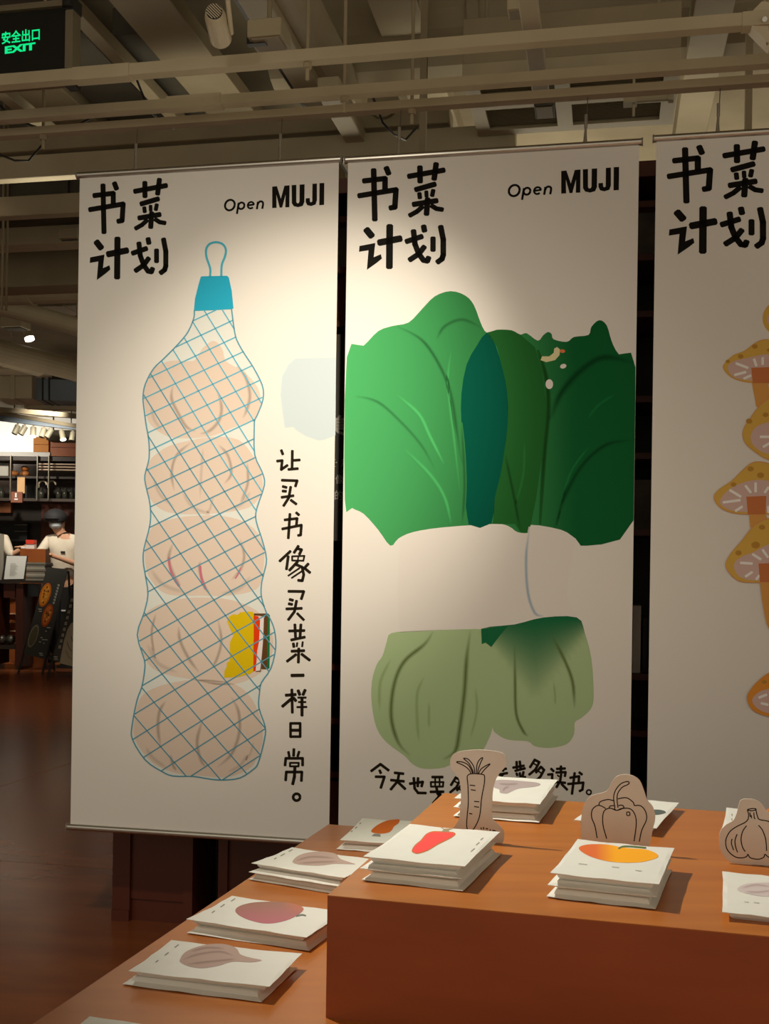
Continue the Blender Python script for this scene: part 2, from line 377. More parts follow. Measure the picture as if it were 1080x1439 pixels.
# ---- left banner: cap, net, garlic, books, vertical lettering
OUT = [(273, 436), (272.4, 447), (264.6, 465.8), (251, 483), (229.6, 504.7), (216, 518), (204.3, 539.7), (201, 559), (203, 578.6), (205.3, 596), (209.2, 619.4), (209.5, 644.7), (203.7, 668), (205.3, 683.6), (211, 709), (211, 736), (202.4, 771), (201.4, 789), (204, 806.5), (208, 835), (202.4, 861.5), (193, 892), (202.8, 926.7), (203.3, 941.7), (199.4, 965), (192.6, 984), (185.8, 1019), (186.2, 1039), (204.3, 1068), (226.7, 1083.6), (243, 1090.4), (271.4, 1091), (296.7, 1095), (316, 1096), (337.5, 1093), (355, 1081.7), (362.8, 1072), (371.5, 1039), (372.5, 1021), (363.7, 994), (364.7, 972.8), (367.4, 959), (380.6, 939), (387.4, 910), (385.7, 886), (379.6, 869.6), (374.5, 861.5), (367.4, 839), (367.4, 820.7), (370.5, 806.5), (374.5, 786), (368.6, 759.4), (359.9, 732), (360.8, 714.7), (371.5, 681.7), (368.6, 664), (357.9, 639), (357.3, 600), (358, 590), (361.8, 582.5), (369.6, 561), (368.6, 541.7), (356, 516.4), (343.3, 497), (332.6, 477.5), (328.7, 460), (325.4, 434.7)]
def inside(p, poly):
    x, y = p; c = False
    for i in range(len(poly)):
        (x1, y1), (x2, y2) = poly[i], poly[i-1]
        if (y1 > y) != (y2 > y) and x < (x2-x1)*(y-y1)/(y2-y1)+x1: c = not c
    return c
G1 = ob((206, 176, 146), (224, 200, 172)); 
def peach(x, y): return ob((216, 180, 146), (226, 205, 178))
PE = peach(0, 0); PE2 = ob((196, 165, 137), (212, 192, 165))
bulbs = [
 [(213, 520), (240, 507), (272, 507), (284, 490), (300, 479), (312, 490), (318, 508), (342, 522), (362, 545), (366, 570), (355, 590), (330, 600), (300, 612), (265, 616), (235, 613), (212, 597), (204, 575), (203, 548)],
 [(262, 620), (300, 614), (335, 618), (355, 640), (367, 665), (368, 690), (355, 710), (330, 718), (290, 722), (250, 722), (225, 715), (208, 695), (205, 665), (212, 645), (235, 628)],
 [(235, 731), (270, 725), (310, 725), (340, 732), (361, 748), (371, 775), (369, 805), (360, 828), (320, 837), (280, 837), (235, 835), (212, 815), (204, 790), (205, 765), (213, 742)],
 [(210, 857), (250, 842), (300, 840), (335, 846), (365, 862), (382, 890), (383, 915), (372, 940), (345, 957), (310, 963), (270, 955), (235, 948), (210, 935), (197, 905), (196, 880)],
 [(200, 977), (235, 961), (280, 955), (325, 960), (350, 977), (366, 1010), (369, 1040), (361, 1065), (350, 1080), (320, 1092), (280, 1090), (250, 1087), (215, 1072), (190, 1040), (189, 1010)]]
q = Ink(Pb); q.lay = 1
bagc = ob((224, 210, 182), (232, 214, 188))
q.poly(sm(OUT, 2), bagc)
q.lay = 2
for b_ in bulbs: q.poly(sm(b_, 4), PE)
q.lay = 3
DK = ob((165, 135, 108), (226, 205, 178)); MDk = ob((192, 160, 130), (226, 205, 178)); LT = ob((226, 196, 166), (226, 205, 178))
for pts, w_ in (([(243, 541), (241, 560), (250, 580), (262, 600), (275, 606)], 7), ([(304, 545), (311, 570), (308, 590), (295, 605), (280, 610)], 7), ([(333, 515), (345, 530), (351, 555), (347, 575), (341, 588)], 7),
  ([(268, 622), (248, 640), (241, 665), (245, 690)], 6), ([(307, 625), (320, 640), (325, 665), (315, 680)], 6), ([(347, 650), (348, 680), (338, 705)], 6),
  ([(243, 763), (237, 785), (245, 810), (254, 822)], 7), ([(282, 788), (280, 800), (288, 825), (295, 833)], 6), ([(337, 757), (343, 780), (338, 800), (325, 815)], 6),
  ([(219, 862), (213, 890), (218, 925)], 5), ([(251, 880), (253, 900), (265, 925), (280, 945)], 7), ([(306, 870), (311, 900), (305, 925), (297, 940)], 6),
  ([(233, 985), (224, 1000), (222, 1025), (226, 1050)], 7), ([(285, 1010), (277, 1040), (281, 1065), (290, 1080)], 7), ([(325, 980), (335, 1000), (336, 1030), (325, 1060), (305, 1078)], 7), ([(239, 1060), (243, 1075), (248, 1083)], 6)):
    q.soft(pts, w_, DK, PE)
for pts, w_ in (([(212, 570), (217, 590), (228, 605)], 7), ([(285, 630), (283, 660), (281, 700)], 6), ([(215, 670), (225, 695), (245, 712)], 7), ([(256, 690), (270, 712), (295, 722)], 7), ([(300, 695), (295, 715), (290, 720)], 5), ([(352, 690), (340, 708), (322, 716)], 7),
  ([(212, 800), (230, 822), (262, 833)], 9), ([(352, 810), (335, 828), (310, 834)], 9), ([(207, 905), (222, 932), (250, 945)], 9), ([(330, 940), (350, 935), (368, 920)], 8), ([(205, 1050), (215, 1065), (235, 1080)], 8), ([(320, 1085), (338, 1075), (347, 1060)], 7), ([(345, 1068), (352, 1058), (356, 1042)], 5)):
    q.soft(pts, w_, MDk, PE)
PK = ob((196, 104, 104), (226, 205, 178))
q.lay = 4
for pts, w_ in (([(237, 783), (239, 798), (244, 812), (252, 824)], 3.4), ([(281, 795), (283, 812), (289, 828)], 3.6), ([(338, 798), (334, 808), (330, 813)], 2)): q.line(pts, w_, PK)
put('garlic_print', q, ink, bL, label='pale peach garlic bulbs')
q = Ink(Pb); q.lay = 5; Ob = (300, 850)
pp = (215, 195, 168)
q.poly(tx([(205, 250), (230, 180), (300, 140), (365, 150), (400, 115), (500, 100), (590, 105), (612, 130), (610, 560), (604, 1010), (560, 1045), (430, 1080), (380, 1095), (160, 1105), (165, 1000), (200, 940), (200, 880), (245, 850), (250, 560), (300, 470)], Ob, 10.8), ob((205, 160, 10), pp))
q.poly(tx([(608, 160), (680, 175), (705, 240), (690, 560), (660, 700), (640, 1000), (604, 1012)], Ob, 10.8), ob((212, 52, 10), pp))
q.poly(tx([(705, 180), (775, 185), (760, 560), (722, 970), (700, 995), (636, 1002), (690, 560), (708, 240)], Ob, 10.8), ob((214, 190, 165), pp))
q.poly(tx([(775, 180), (700, 165), (612, 160), (614, 130), (830, 130), (855, 160), (850, 960), (810, 980), (725, 975), (762, 560)], Ob, 10.8), lambda x, y: ob((24, 98, 50), pp) if x > 376 else ob((92, 55, 22), pp), du=1.2)
q.lay = 6
q.line(tx([(770, 190), (756, 560), (716, 975), (690, 1005), (640, 1012)], Ob, 10.8), 1.2, ob((96, 56, 36), pp))
put('book_print', q, ink, bL, label='yellow, red and green book spines inside the net')
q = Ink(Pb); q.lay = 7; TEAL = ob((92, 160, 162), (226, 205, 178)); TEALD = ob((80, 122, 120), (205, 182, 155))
sA = lambda v: 1.62 - .46*max(0, min(1, (v-600)/420)); sB = lambda v: -.47-.18*max(0, min(1, (v-700)/380))
def trace(v0, sl):
    pts = []
    for dr in (-1, 1):
        u, v = 288.0, v0; run = []
        for i in range(400):
            st = .9*dr; k = 1/math.sqrt(1+sl(v)**2); u += st*k; v += st*k*sl(v); run.append((u, v))
        pts = (run[::-1]+[(288.0, v0)]) if dr == -1 else pts+run
    segs = []; cur = []
    for p in pts:
        if p[1] > 435.5 and inside(p, OUT): cur.append(p)
        else:
            if len(cur) > 3: segs.append(cur[::4]+[cur[-1]])
            cur = []
    if len(cur) > 3: segs.append(cur[::4]+[cur[-1]])
    return segs
v = 392.0
while v < 1290:
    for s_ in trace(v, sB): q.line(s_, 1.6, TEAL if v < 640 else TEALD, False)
    v += 25.5+8.5*max(0, min(1, (v-560)/460))
v = 60.0
while v < 1420:
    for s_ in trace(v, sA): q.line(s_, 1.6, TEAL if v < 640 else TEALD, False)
    v += 42+9*max(0, min(1, (v-600)/420))
q.line(sm(OUT, 3, False), 1.8, TEALD, False)
put('net_print', q, ink, bL, label='thin teal net lines')
q = Ink(Pb); q.lay = 6; CT = ob((40, 142, 148), (214, 192, 165))
q.poly([(282, 389.5), (284, 388.3), (319, 387.6), (321.5, 390), (325.5, 408), (328, 433), (326, 434.5), (300, 436), (274, 437), (272.5, 436), (274, 420), (279, 400)], CT)
q.line(tx([(352, 182), (353, 145), (337, 95), (336, 62), (350, 40), (378, 32), (406, 40), (420, 62), (417, 92), (403, 130), (401, 180)], (180, 330), 3.061), 3.0, ob((72, 150, 148), (214, 192, 165)))
put('cap_print', q, ink, bL, label='teal cap with a loop')
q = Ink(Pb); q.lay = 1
q.poly([(415, 504), (472, 502), (471, 612), (455, 618), (447, 619), (430, 613), (418, 606), (412, 600), (400, 601), (397, 580), (394, 555), (396, 530), (405, 512)], (.58, .68, .74))  # tinted spot highlight painted into the banner's colour
put('painted_highlight_patch', q, ink, bL, label='pale green tint painted in for the blown highlight by the right edge')
BR = (.02, .014, .008); CALLS = []
CALLS.append(([[(115, 98), (130, 138)], [(72, 212), (124, 206), (114, 302), (178, 258)], [(232, 105), (229, 285)], [(245, 204), (308, 200)], [(192, 300), (288, 292)],
 [(122, 415), (283, 421), (265, 478)], [(132, 482), (168, 492)], [(130, 530), (163, 533)], [(214, 488), (195, 600), (140, 686)], [(120, 597), (242, 580)], [(218, 628), (272, 668)],
 [(152, 837), (282, 822), (276, 885)], [(127, 933), (328, 893), (320, 998), (295, 1002)], [(206, 776), (189, 1030)], [(275, 762), (300, 783)]], (380, 620), 7.569, 30))
CALLS.append(([[(172, 150), (62, 252)], [(150, 205), (132, 338)], [(257, 95), (214, 162)], [(252, 122), (292, 132), (270, 180)], [20, (192, 203), (322, 198), (311, 250), (192, 247), (192, 203)], [18, (258, 200), (252, 250)],
 [(248, 262), (165, 350)], [(235, 290), (298, 318), (315, 400), (300, 462), (258, 458)], [20, (270, 328), (152, 408)], [20, (300, 358), (188, 432)], [(362, 284), (322, 328)], [(328, 332), (380, 375)],
 [(155, 575), (315, 577), (290, 655)], [(168, 662), (198, 670)], [(158, 708), (190, 714)], [(238, 678), (217, 790), (153, 876)], [(133, 762), (292, 756)], [29, (248, 812), (314, 878)],
 [(162, 997), (320, 992)], [(221, 930), (228, 1060)], [(285, 930), (276, 1058)], [(185, 1092), (324, 1062)], [(205, 1132), (210, 1164)], [22, (246, 1125), (241, 1160)], [22, (304, 1115), (299, 1160)],
 [(188, 1212), (318, 1206)], [(262, 1185), (258, 1330)], [(232, 1248), (140, 1318)], [(294, 1244), (376, 1306)]], (385, 755), 7.569, 31))
CALLS.append(([[34, (175, 100), (287, 98)], [(118, 295), (210, 288)], [28, (175, 240), (180, 465)], [(168, 332), (84, 403)], [(192, 322), (213, 348)], [(238, 250), (252, 288)], [(305, 245), (286, 288)], [22, (238, 318), (312, 318)], [20, (243, 362), (310, 362)], [22, (228, 412), (319, 410)], [(275, 325), (275, 493)],
 [27, (162, 572), (257, 572), (257, 703), (162, 703), (162, 572)], [(165, 640), (255, 640)],
 [28, (195, 828), (192, 890)], [26, (142, 855), (150, 900)], [26, (246, 853), (233, 895)], [28, (108, 985), (115, 917), (281, 917), (281, 985)], [20, (157, 962), (243, 962), (240, 996), (157, 996), (157, 962)], [(205, 1010), (200, 1100), (184, 1170)], [28, (114, 1132), (120, 1052), (274, 1052), (269, 1138)]], (385, 935), 7.02, 31))
q = Ink(Pb); q.lay = 3
q.ring((385+222/7.02, 935+1300/7.02), 34/7.02, 28/7.02, BR)
put('slogan_character', q, ink, bL)
charset('slogan_character', bL, Pb, 3, CALLS, bykey((668, 714, 761, 822, 875, 937, 960, 1008, 1045), 1), BR)

# ---- middle banner: bok choy
O1 = (470, 390); ZZ = 2.4545
leaf = [(42, 275), (100, 235), (150, 185), (200, 167), (255, 155), (300, 110), (345, 65), (400, 47), (450, 62), (480, 95), (505, 160), (525, 190), (560, 180), (610, 182), (640, 197), (662, 192), (700, 218), (718, 200), (735, 188), (748, 195), (755, 213), (800, 222), (825, 205), (875, 198), (885, 170), (912, 147), (938, 165), (955, 220), (980, 265), (1037, 310), (1030, 838), (870, 925), (830, 900), (780, 870), (675, 853), (668, 880), (630, 878), (600, 858), (550, 850), (370, 862), (270, 878), (220, 900), (192, 925), (150, 870), (100, 815), (60, 795), (35, 765)]
def mix(a, b, t): t = max(0, min(1, t)); return tuple(x*(1-t)+y*t for x, y in zip(a, b))
gL = (.075, .43, .145); gM = (.035, .23, .07); gR = (.006, .115, .032)
def lcol(x, y): 
    t = (x-484)/175
    c = mix(gL, gM, t) if x < 660 else mix(gM, gR, (x-745)/60)
    return c
def Pbm(u, v, off=0.0):
    s_, z_ = uv2s(u, v); return s2p(max(sB0+.0004, min(sB1-.0004, s_)), z_, off)
q = Ink(Pbm); q.lay = 1
q.poly(sm(tx(leaf, O1, ZZ), 3), lcol, du=12)
q.lay = 2; lobe2 = (.085, .37, .12)
q.poly(tx([(525, 190), (560, 180), (610, 182), (640, 197), (690, 240), (715, 320), (728, 420), (728, 520), (710, 650), (695, 760), (676, 853), (668, 880), (640, 878), (622, 850), (545, 850), (552, 760), (572, 680), (585, 600), (597, 500), (595, 400), (580, 320), (560, 240)], O1, ZZ), (.018, .135, .028))
q.poly(sm(tx([(525, 190), (490, 235), (455, 300), (437, 400), (437, 500), (448, 600), (452, 720), (462, 852), (540, 848), (552, 760), (572, 680), (585, 600), (597, 500), (595, 400), (580, 320), (555, 235)], O1, ZZ), 2), (.0, .095, .062))
q.lay = 3
dkg = lambda x, y: tuple(c*.42 for c in lcol(x, y)); 
def vein(pts, w_, f, base=lcol):
    pts = tx(pts, O1, ZZ); mx_, my_ = pts[len(pts)//2]; c = base(mx_, my_)
    q.soft(pts, w_, tuple(min(.8, x*f) for x in c), base)
vein([(215, 168), (300, 215), (360, 300), (400, 400), (420, 520), (437, 640)], 7, .45)
vein([(437, 500), (448, 700), (440, 850)], 6, .5)
vein([(352, 212), (380, 168), (440, 145), (505, 172)], 7, .55)
vein([(70, 408), (150, 430), (230, 500), (300, 580), (345, 660)], 6, .55)
vein([(215, 405), (290, 470), (330, 550), (378, 645)], 6, 1.7)
vein([(240, 590), (330, 680), (380, 760), (402, 852)], 6, 1.7)
vein([(402, 250), (390, 350), (398, 450), (412, 560), (432, 740)], 5, 1.5)
mg = lambda x, y: (.018, .135, .028)
vein([(700, 250), (728, 340), (737, 450), (722, 620), (708, 852)], 7, .4, mg)
vein([(588, 610), (615, 740), (640, 872)], 6, .45, mg)
vein([(655, 560), (650, 680), (625, 780)], 5, 1.4, mg)
rg = lambda x, y: gR
vein([(1030, 295), (930, 275), (850, 320), (780, 400), (745, 490)], 13, .4, lcol)
vein([(1030, 562), (940, 575), (860, 640), (800, 740), (758, 862)], 8, .45, lcol)
vein([(970, 400), (910, 440), (870, 490)], 5, 1.5, lcol)
vein([(880, 580), (810, 680), (765, 855)], 4, 1.6, lcol)
PAP = (.80, .77, .74)
q.lay = 4
q.poly(tx(ell(740, 368, 13, 17), O1, ZZ), PAP); q.poly(tx(ell(788, 306, 11, 8, rot=-.3), O1, ZZ), PAP)
q.poly(tx([(710, 285), (715, 272), (740, 272), (755, 260), (757, 245), (767, 240), (777, 248), (775, 268), (760, 285), (730, 292)], O1, ZZ), (.75, .70, .42))
q.poly(tx(ell(785, 254, 10, 6), O1, ZZ), (.75, .22, .08))
put('leaf_print', q, ink, bM, label='dark and light green bok choy leaves with bite marks')
O2 = (470, 730)
q = Ink(Pb); q.lay = 1; SG = ob((128, 130, 84), (172, 152, 130)); SD = ob((62, 66, 26), (160, 142, 120)); SDl = ob((104, 108, 62), (165, 146, 124))
def scol(x, y):
    X = (x-470)*ZZ; Y = (y-730)*ZZ
    g = max(0, 1-abs(X-690)/200); lim = 370+260*g
    t = ((Y-335)/(lim-335))**1.7 if Y > 335 else 0
    return mix((.012, .15, .06), SG, t) if X > 512 else SG
q.poly(sm(tx([(195, 392), (280, 384), (400, 380), (512, 379), (545, 400), (552, 560), (547, 700), (530, 760), (500, 805), (430, 828), (380, 855), (310, 860), (270, 845), (240, 815), (180, 770), (145, 720), (128, 640), (128, 560), (145, 500), (165, 470), (180, 420)], O2, ZZ), 3), SG)
q.lay = 2
q.poly(sm(tx([(505, 377), (620, 362), (720, 338), (835, 338), (862, 390), (885, 480), (893, 600), (885, 650), (850, 685), (828, 700), (825, 740), (800, 775), (740, 788), (690, 782), (665, 765), (600, 760), (560, 740), (543, 710), (530, 560), (507, 430)], O2, ZZ), 3), scol, du=9, dv=6)
q.lay = 3; q.poly(tx([(505, 377), (600, 365), (570, 400), (540, 440), (520, 425), (507, 430)], O2, ZZ), (.012, .15, .06))
q.lay = 4
for pts, w_, c in (([(340, 385), (310, 430), (240, 490), (205, 570), (195, 680), (220, 770), (262, 815)], 6.5, SD), ([(468, 381), (455, 480), (447, 600), (430, 730), (415, 800), (372, 828)], 7, SD),
   ([(310, 540), (285, 600), (285, 700), (292, 770)], 5, SDl), ([(195, 480), (158, 560), (155, 660)], 5, SDl), ([(325, 630), (325, 680), (325, 720)], 4, SDl), ([(485, 580), (490, 660), (468, 755)], 4, SDl)):
    q.soft(tx(pts, O2, ZZ), w_*1.35, c, SG)
for pts, w_, c in (([(620, 430), (622, 560), (626, 670), (650, 730), (668, 748)], 5, SD), ([(745, 395), (790, 480), (820, 560), (827, 650)], 5.5, SD), ([(755, 560), (760, 610), (760, 640)], 3, SDl)):
    q.soft(tx(pts, O2, ZZ), w_*1.35, c, scol)
put('stem_print', q, ink, bM, label='pale olive green bok choy stems')
q = Ink(Pb); q.lay = 1; wr = (.785, .755, .73)
q.poly(tx([(225, 75), (270, 48), (370, 30), (550, 18), (600, 26), (630, 45), (668, 48), (675, 22), (780, 38), (830, 68), (806, 200), (800, 270), (835, 338), (720, 332), (620, 356), (505, 377), (400, 380), (225, 390), (215, 250)], O2, ZZ), wr)
q.lay = 2; q.soft(tx([(672, 25), (660, 130), (666, 250), (690, 322), (720, 333)], O2, ZZ), 6, ob((118, 120, 116), (185, 162, 138)), wr)
put('wrapper_print', q, ink, bM, label='pale paper band around the bok choy')
CALLS = []
CALLS.append(([[(74, 148), (155, 88), (226, 142)], [(148, 145), (157, 166)], [(113, 200), (190, 201), (158, 298)], [(283, 165), (358, 173)], [(250, 230), (362, 241)], [(320, 175), (308, 240), (248, 312)], [(318, 255), (374, 308)],
 [(418, 262), (532, 246), (522, 285)], [(490, 213), (487, 285)], [(452, 212), (460, 305), (490, 344), (558, 346)],
 [(618, 203), (708, 203)], [18, (604, 248), (716, 248), (712, 288), (606, 288), (604, 248)], [16, (643, 205), (643, 286)], [16, (682, 205), (682, 286)], [(603, 335), (716, 334)], [(655, 300), (665, 352), (700, 372)], [(692, 335), (670, 385), (625, 436)],
 [(1040, 215), (1090, 210), (1088, 270), (1042, 272), (1040, 215)], [(1130, 200), (1105, 240)], [(1125, 222), (1180, 215)], [(1115, 255), (1165, 250), (1110, 300), (1180, 300)]], (510, 1060), 6.353, 25))
DUO = [[(413, 84), (368, 156)], [(415, 88), (455, 108), (418, 178), (360, 226)], [16, (405, 122), (424, 134)], [(470, 152), (425, 205)], [(474, 155), (500, 182), (466, 245), (420, 288)], [16, (448, 195), (468, 208)]]
CALLS.append((DUO, (690, 1055), 6.75, 25))
CALLS.append((DUO, (579, 1080), 6.75, 25))
CALLS.append(([[(40, 190), (140, 170)], [(80, 150), (82, 195)], [(115, 145), (112, 190)], [(75, 225), (150, 212)], [(110, 225), (75, 262), (125, 258)], [(60, 260), (60, 330)], [(100, 275), (92, 340)], [(130, 275), (140, 335)]], (690, 1055), 6.75, 25))
CALLS.append(([[(208, 160), (308, 142)], [(240, 105), (242, 165)], [(270, 102), (277, 165)], [(228, 190), (318, 167)], [(240, 215), (246, 232)], [(270, 212), (272, 232)], [(305, 202), (298, 232)], [(232, 262), (322, 250)], [(278, 240), (275, 330)], [(262, 275), (225, 312)], [(288, 272), (322, 300)],
 [(568, 172), (590, 193)], [(538, 226), (578, 222), (574, 318), (602, 302)], [(622, 172), (698, 168)], [(660, 148), (660, 205)], [(616, 206), (704, 203), (698, 240)], [16, (628, 232), (640, 243)], [(600, 296), (700, 304)], [(662, 225), (652, 290), (618, 345)], [(668, 318), (718, 368)],
 [(748, 256), (832, 242), (828, 298)], [(728, 315), (872, 302), (864, 368), (838, 382)], [(790, 212), (765, 408)], [(836, 206), (858, 224)]], (690, 1055), 6.75, 25))
q = Ink(Pb); q.lay = 3
q.ring((690+925/6.75, 1055+393/6.75), 22/6.75, 16/6.75, BR)
put('slogan_character', q, ink, bM)
charset('slogan_character', bM, Pb, 3, CALLS, bykey((548, 572, 601, 628, 660, 678, 695, 717, 740, 767, 797), 0), BR)

# ---- right banner: mushrooms (carried on past the frame edge)
q = Ink(Pb); pR = (168, 158, 134)
CAPC = ob((160, 122, 48), pR); CAPD = ob((138, 96, 34), pR); UND = ob((156, 126, 104), pR); STM = ob((160, 110, 48), pR); STO = ob((148, 84, 42), pR); GIL = ob((184, 170, 150), pR); RIM = ob((160, 106, 58), pR)
def mushroom(cap, und, stem, gills, spots, capc=CAPC):
    q.lay += 1; q.poly(sm(stem, 3), STM)
    q.lay += 1; q.poly(sm(cap, 4), RIM)
    q.lay += 1
    cx = sum(p[0] for p in cap)/len(cap); cy = sum(p[1] for p in cap)/len(cap)
    q.poly(sm([(cx+(x-cx)*.985, cy+(y-cy)*.965) for x, y in cap], 4), capc)
    q.lay += 1; q.poly(sm(und, 4), UND)
    for x, y, r in spots: q.poly(ell(x, y, r, r*.8), CAPD)
    q.lay += 1
    sx = [p[0] for p in stem]; ys_ = sorted(p[1] for p in stem)
    yb = max(p[1] for p in cap if min(sx)-5 < p[0] < max(sx)+25)
    top = [p for p in stem if p[1] < yb]
    if len(top) >= 2:
        x0, x1, y0 = min(p[0] for p in top), max(p[0] for p in top), min(p[1] for p in top)
        q.poly([(x0, y0+1), (x1, y0), (x1-1, yb), (x0+2, yb)], STO)
    for a, b in gills:
        q.seg(a, b, 3.6, GIL, .3)
z6 = lambda pts: tx(pts, (990, 410), 6.256)
z7 = lambda pts: tx(pts, (990, 630), 6.54)
q.lay = 0
mushroom([(1071, 446), (1074, 436), (1082, 427), (1100, 421), (1130, 430), (1140, 455), (1120, 475), (1095, 474), (1080, 466), (1073, 457)], [(1078, 445), (1090, 437), (1112, 436), (1126, 450), (1115, 465), (1090, 465), (1080, 456)], [(1095, 455), (1115, 454), (1118, 480), (1098, 482)], [], [(1090, 429, 3)])
mushroom([(1015.5, 518), (1018, 510), (1030, 499), (1045, 493), (1060, 482), (1072, 477), (1088, 478), (1112, 486), (1130, 502), (1134, 520), (1110, 535), (1070, 538.5), (1045, 537), (1026, 530)], [(1022, 516), (1030, 508), (1050, 503), (1078, 498), (1110, 503), (1125, 517), (1105, 530), (1070, 535), (1040, 533), (1027, 527)],
    [(1055, 518), (1082, 516), (1079, 540), (1082, 565), (1064, 573), (1060, 560), (1056, 538)], [((1034, 511), (1050, 517)), ((1032, 527), (1047, 523)), ((1045, 532), (1054, 528)), ((1059, 505), (1062, 514)), ((1071, 503), (1071, 512))], [(1060, 487, 4), (1040, 501, 4), (1022, 508, 3), (1080, 492, 3)])
mushroom([(1042.5, 612), (1045, 600), (1053, 588), (1063, 574), (1076, 562), (1095, 555), (1125, 565), (1145, 590), (1140, 625), (1120, 645), (1095, 650), (1075, 645), (1058, 634), (1047, 624)], [(1054, 615), (1058, 604), (1068, 597), (1090, 592), (1120, 600), (1130, 618), (1118, 635), (1095, 640), (1072, 636), (1058, 626)],
    [(1088, 612), (1104, 610), (1106, 655), (1090, 660)], [((1068, 614), (1080, 614)), ((1072, 628), (1082, 622)), ((1088, 599), (1088, 607))], [(1052, 592, 4.5), (1075, 583, 4), (1100, 575, 4)])
mushroom([(1002.7, 702), (1005, 692), (1016, 683), (1028, 675), (1042, 661), (1056, 650), (1072, 649), (1092, 656), (1112, 668), (1128, 690), (1130, 712), (1100, 722), (1070, 723), (1035, 722.5), (1013, 715)], [(1011, 705), (1018, 693), (1032, 683), (1052, 676), (1075, 675), (1105, 684), (1121, 702), (1110, 716), (1075, 719), (1035, 719), (1017, 713)],
    [(1048, 698), (1076, 697), (1075, 722), (1078, 735), (1056, 745), (1052, 722)], [((1025, 689), (1040, 698)), ((1016, 706), (1039, 703)), ((1033, 718), (1042, 712)), ((1047, 683), (1054, 692)), ((1061, 679), (1061, 691)), ((1079, 685), (1074, 692)), ((1079, 712), (1079, 720))], [(1054, 659, 4.5), (1068, 668, 5), (1030, 681, 4), (1090, 665, 4)])
mushroom([(1019, 797), (1020, 788), (1028, 775), (1042, 759), (1055, 742), (1070, 731), (1090, 728), (1115, 740), (1135, 765), (1140, 795), (1120, 812), (1085, 818), (1055, 819), (1038, 817), (1026, 808)], [(1031, 799), (1032, 790), (1042, 782), (1058, 776), (1072, 768), (1090, 764), (1118, 775), (1130, 795), (1110, 810), (1075, 815), (1052, 815), (1038, 810)],
    [(1065, 793), (1092, 791), (1092, 830), (1096, 880), (1080, 884), (1072, 855), (1067, 818)], [((1040, 791), (1056, 792)), ((1057, 779), (1068, 786)), ((1071, 773), (1078, 783)), ((1047, 810), (1056, 804)), ((1062, 814), (1066, 809))], [(1070, 741, 4.5), (1061, 766, 6), (1037, 777, 4.5), (1100, 750, 5)])
mushroom([(1049, 983), (1051, 973), (1060, 961), (1072, 950), (1084, 944), (1110, 945), (1135, 965), (1140, 988), (1118, 1004), (1092, 1008), (1072, 1005), (1056, 997)], [(1056, 985), (1061, 976), (1074, 969), (1100, 967), (1125, 978), (1128, 990), (1110, 1000), (1080, 1002), (1063, 995)],
    [(1090, 985), (1112, 984), (1116, 1040), (1094, 1042)], [((1069, 988), (1078, 990)), ((1066, 980), (1076, 976))], [(1073, 958, 3.5), (1086, 953, 3)], ob((168, 104, 34), pR))
put('mushroom_print', q, ink, bR, label='yellow brown mushrooms stacked in a column')

# ================================================================== TABLES
zl = .536; zh = .6925
Cc = Pz(460, 1258, zh); Cr = Pz(1080, 1315.7, zh); Cb = Pz(625, 1114, zh)
f = Vector((Cr.x-Cc.x, Cr.y-Cc.y, 0)).normalized(); g = Vector((-f.y, f.x, 0))
print('BLOCK angle between edges', math.degrees(f.angle((Cb-Cc).xy.to_3d())), 'back', (Cb-Cc).dot(g))
Tb = Pz(461, 1158, zl); Tf = Pz(40, 1439, zl)
print('LOW table edge', math.degrees(f.angle((Tb-Tf).xy.to_3d())), Cc, Tb)
seamp = Pz(704.4, 1184.9, zh); dS = (seamp-Cc).dot(g); dB = (Cb-Cc).dot(g)
LW = 1.75
tl = (Tb-Cc).dot(f); tf_ = (Tb-Cc).dot(g)
Tf2 = (Tf-Cc).dot(f)
def rel(a, b, z): return Vector((Cc.x, Cc.y, 0)) + f*a + g*b + Z*z
t = thing('display_table', rel(tl, tf_, 0), 'low reddish brown wooden display table carrying the outer packets', 'table')
yb_ = tf_; yf_ = -.95
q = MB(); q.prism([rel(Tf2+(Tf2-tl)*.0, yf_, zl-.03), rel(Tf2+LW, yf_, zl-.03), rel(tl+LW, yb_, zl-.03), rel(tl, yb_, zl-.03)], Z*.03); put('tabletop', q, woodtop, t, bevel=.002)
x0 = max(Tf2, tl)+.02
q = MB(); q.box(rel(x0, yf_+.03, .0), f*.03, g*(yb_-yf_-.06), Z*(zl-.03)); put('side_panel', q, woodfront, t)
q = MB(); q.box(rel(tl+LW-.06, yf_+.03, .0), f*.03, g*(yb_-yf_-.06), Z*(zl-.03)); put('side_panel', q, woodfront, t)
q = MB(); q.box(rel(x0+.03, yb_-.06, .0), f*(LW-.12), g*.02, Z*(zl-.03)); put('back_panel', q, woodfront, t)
for b0, b1, zt0, lb in ((0, dS-.0015, zh, 'front wooden riser box on the table, plain face towards the viewer'), (dS+.0015, dB, zh-.0006, 'rear wooden riser box behind the narrow joint')):
    T = thing('display_riser', rel(0, b0, zl), lb, 'riser', 'wooden risers on the display table')
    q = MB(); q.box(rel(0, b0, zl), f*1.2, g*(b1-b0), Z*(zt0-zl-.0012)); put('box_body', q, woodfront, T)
    q = MB(); q.box(rel(0, b0, zt0-.0012), f*1.2, g*(b1-b0), Z*.0012); put('top_veneer', q, woodtop, T)

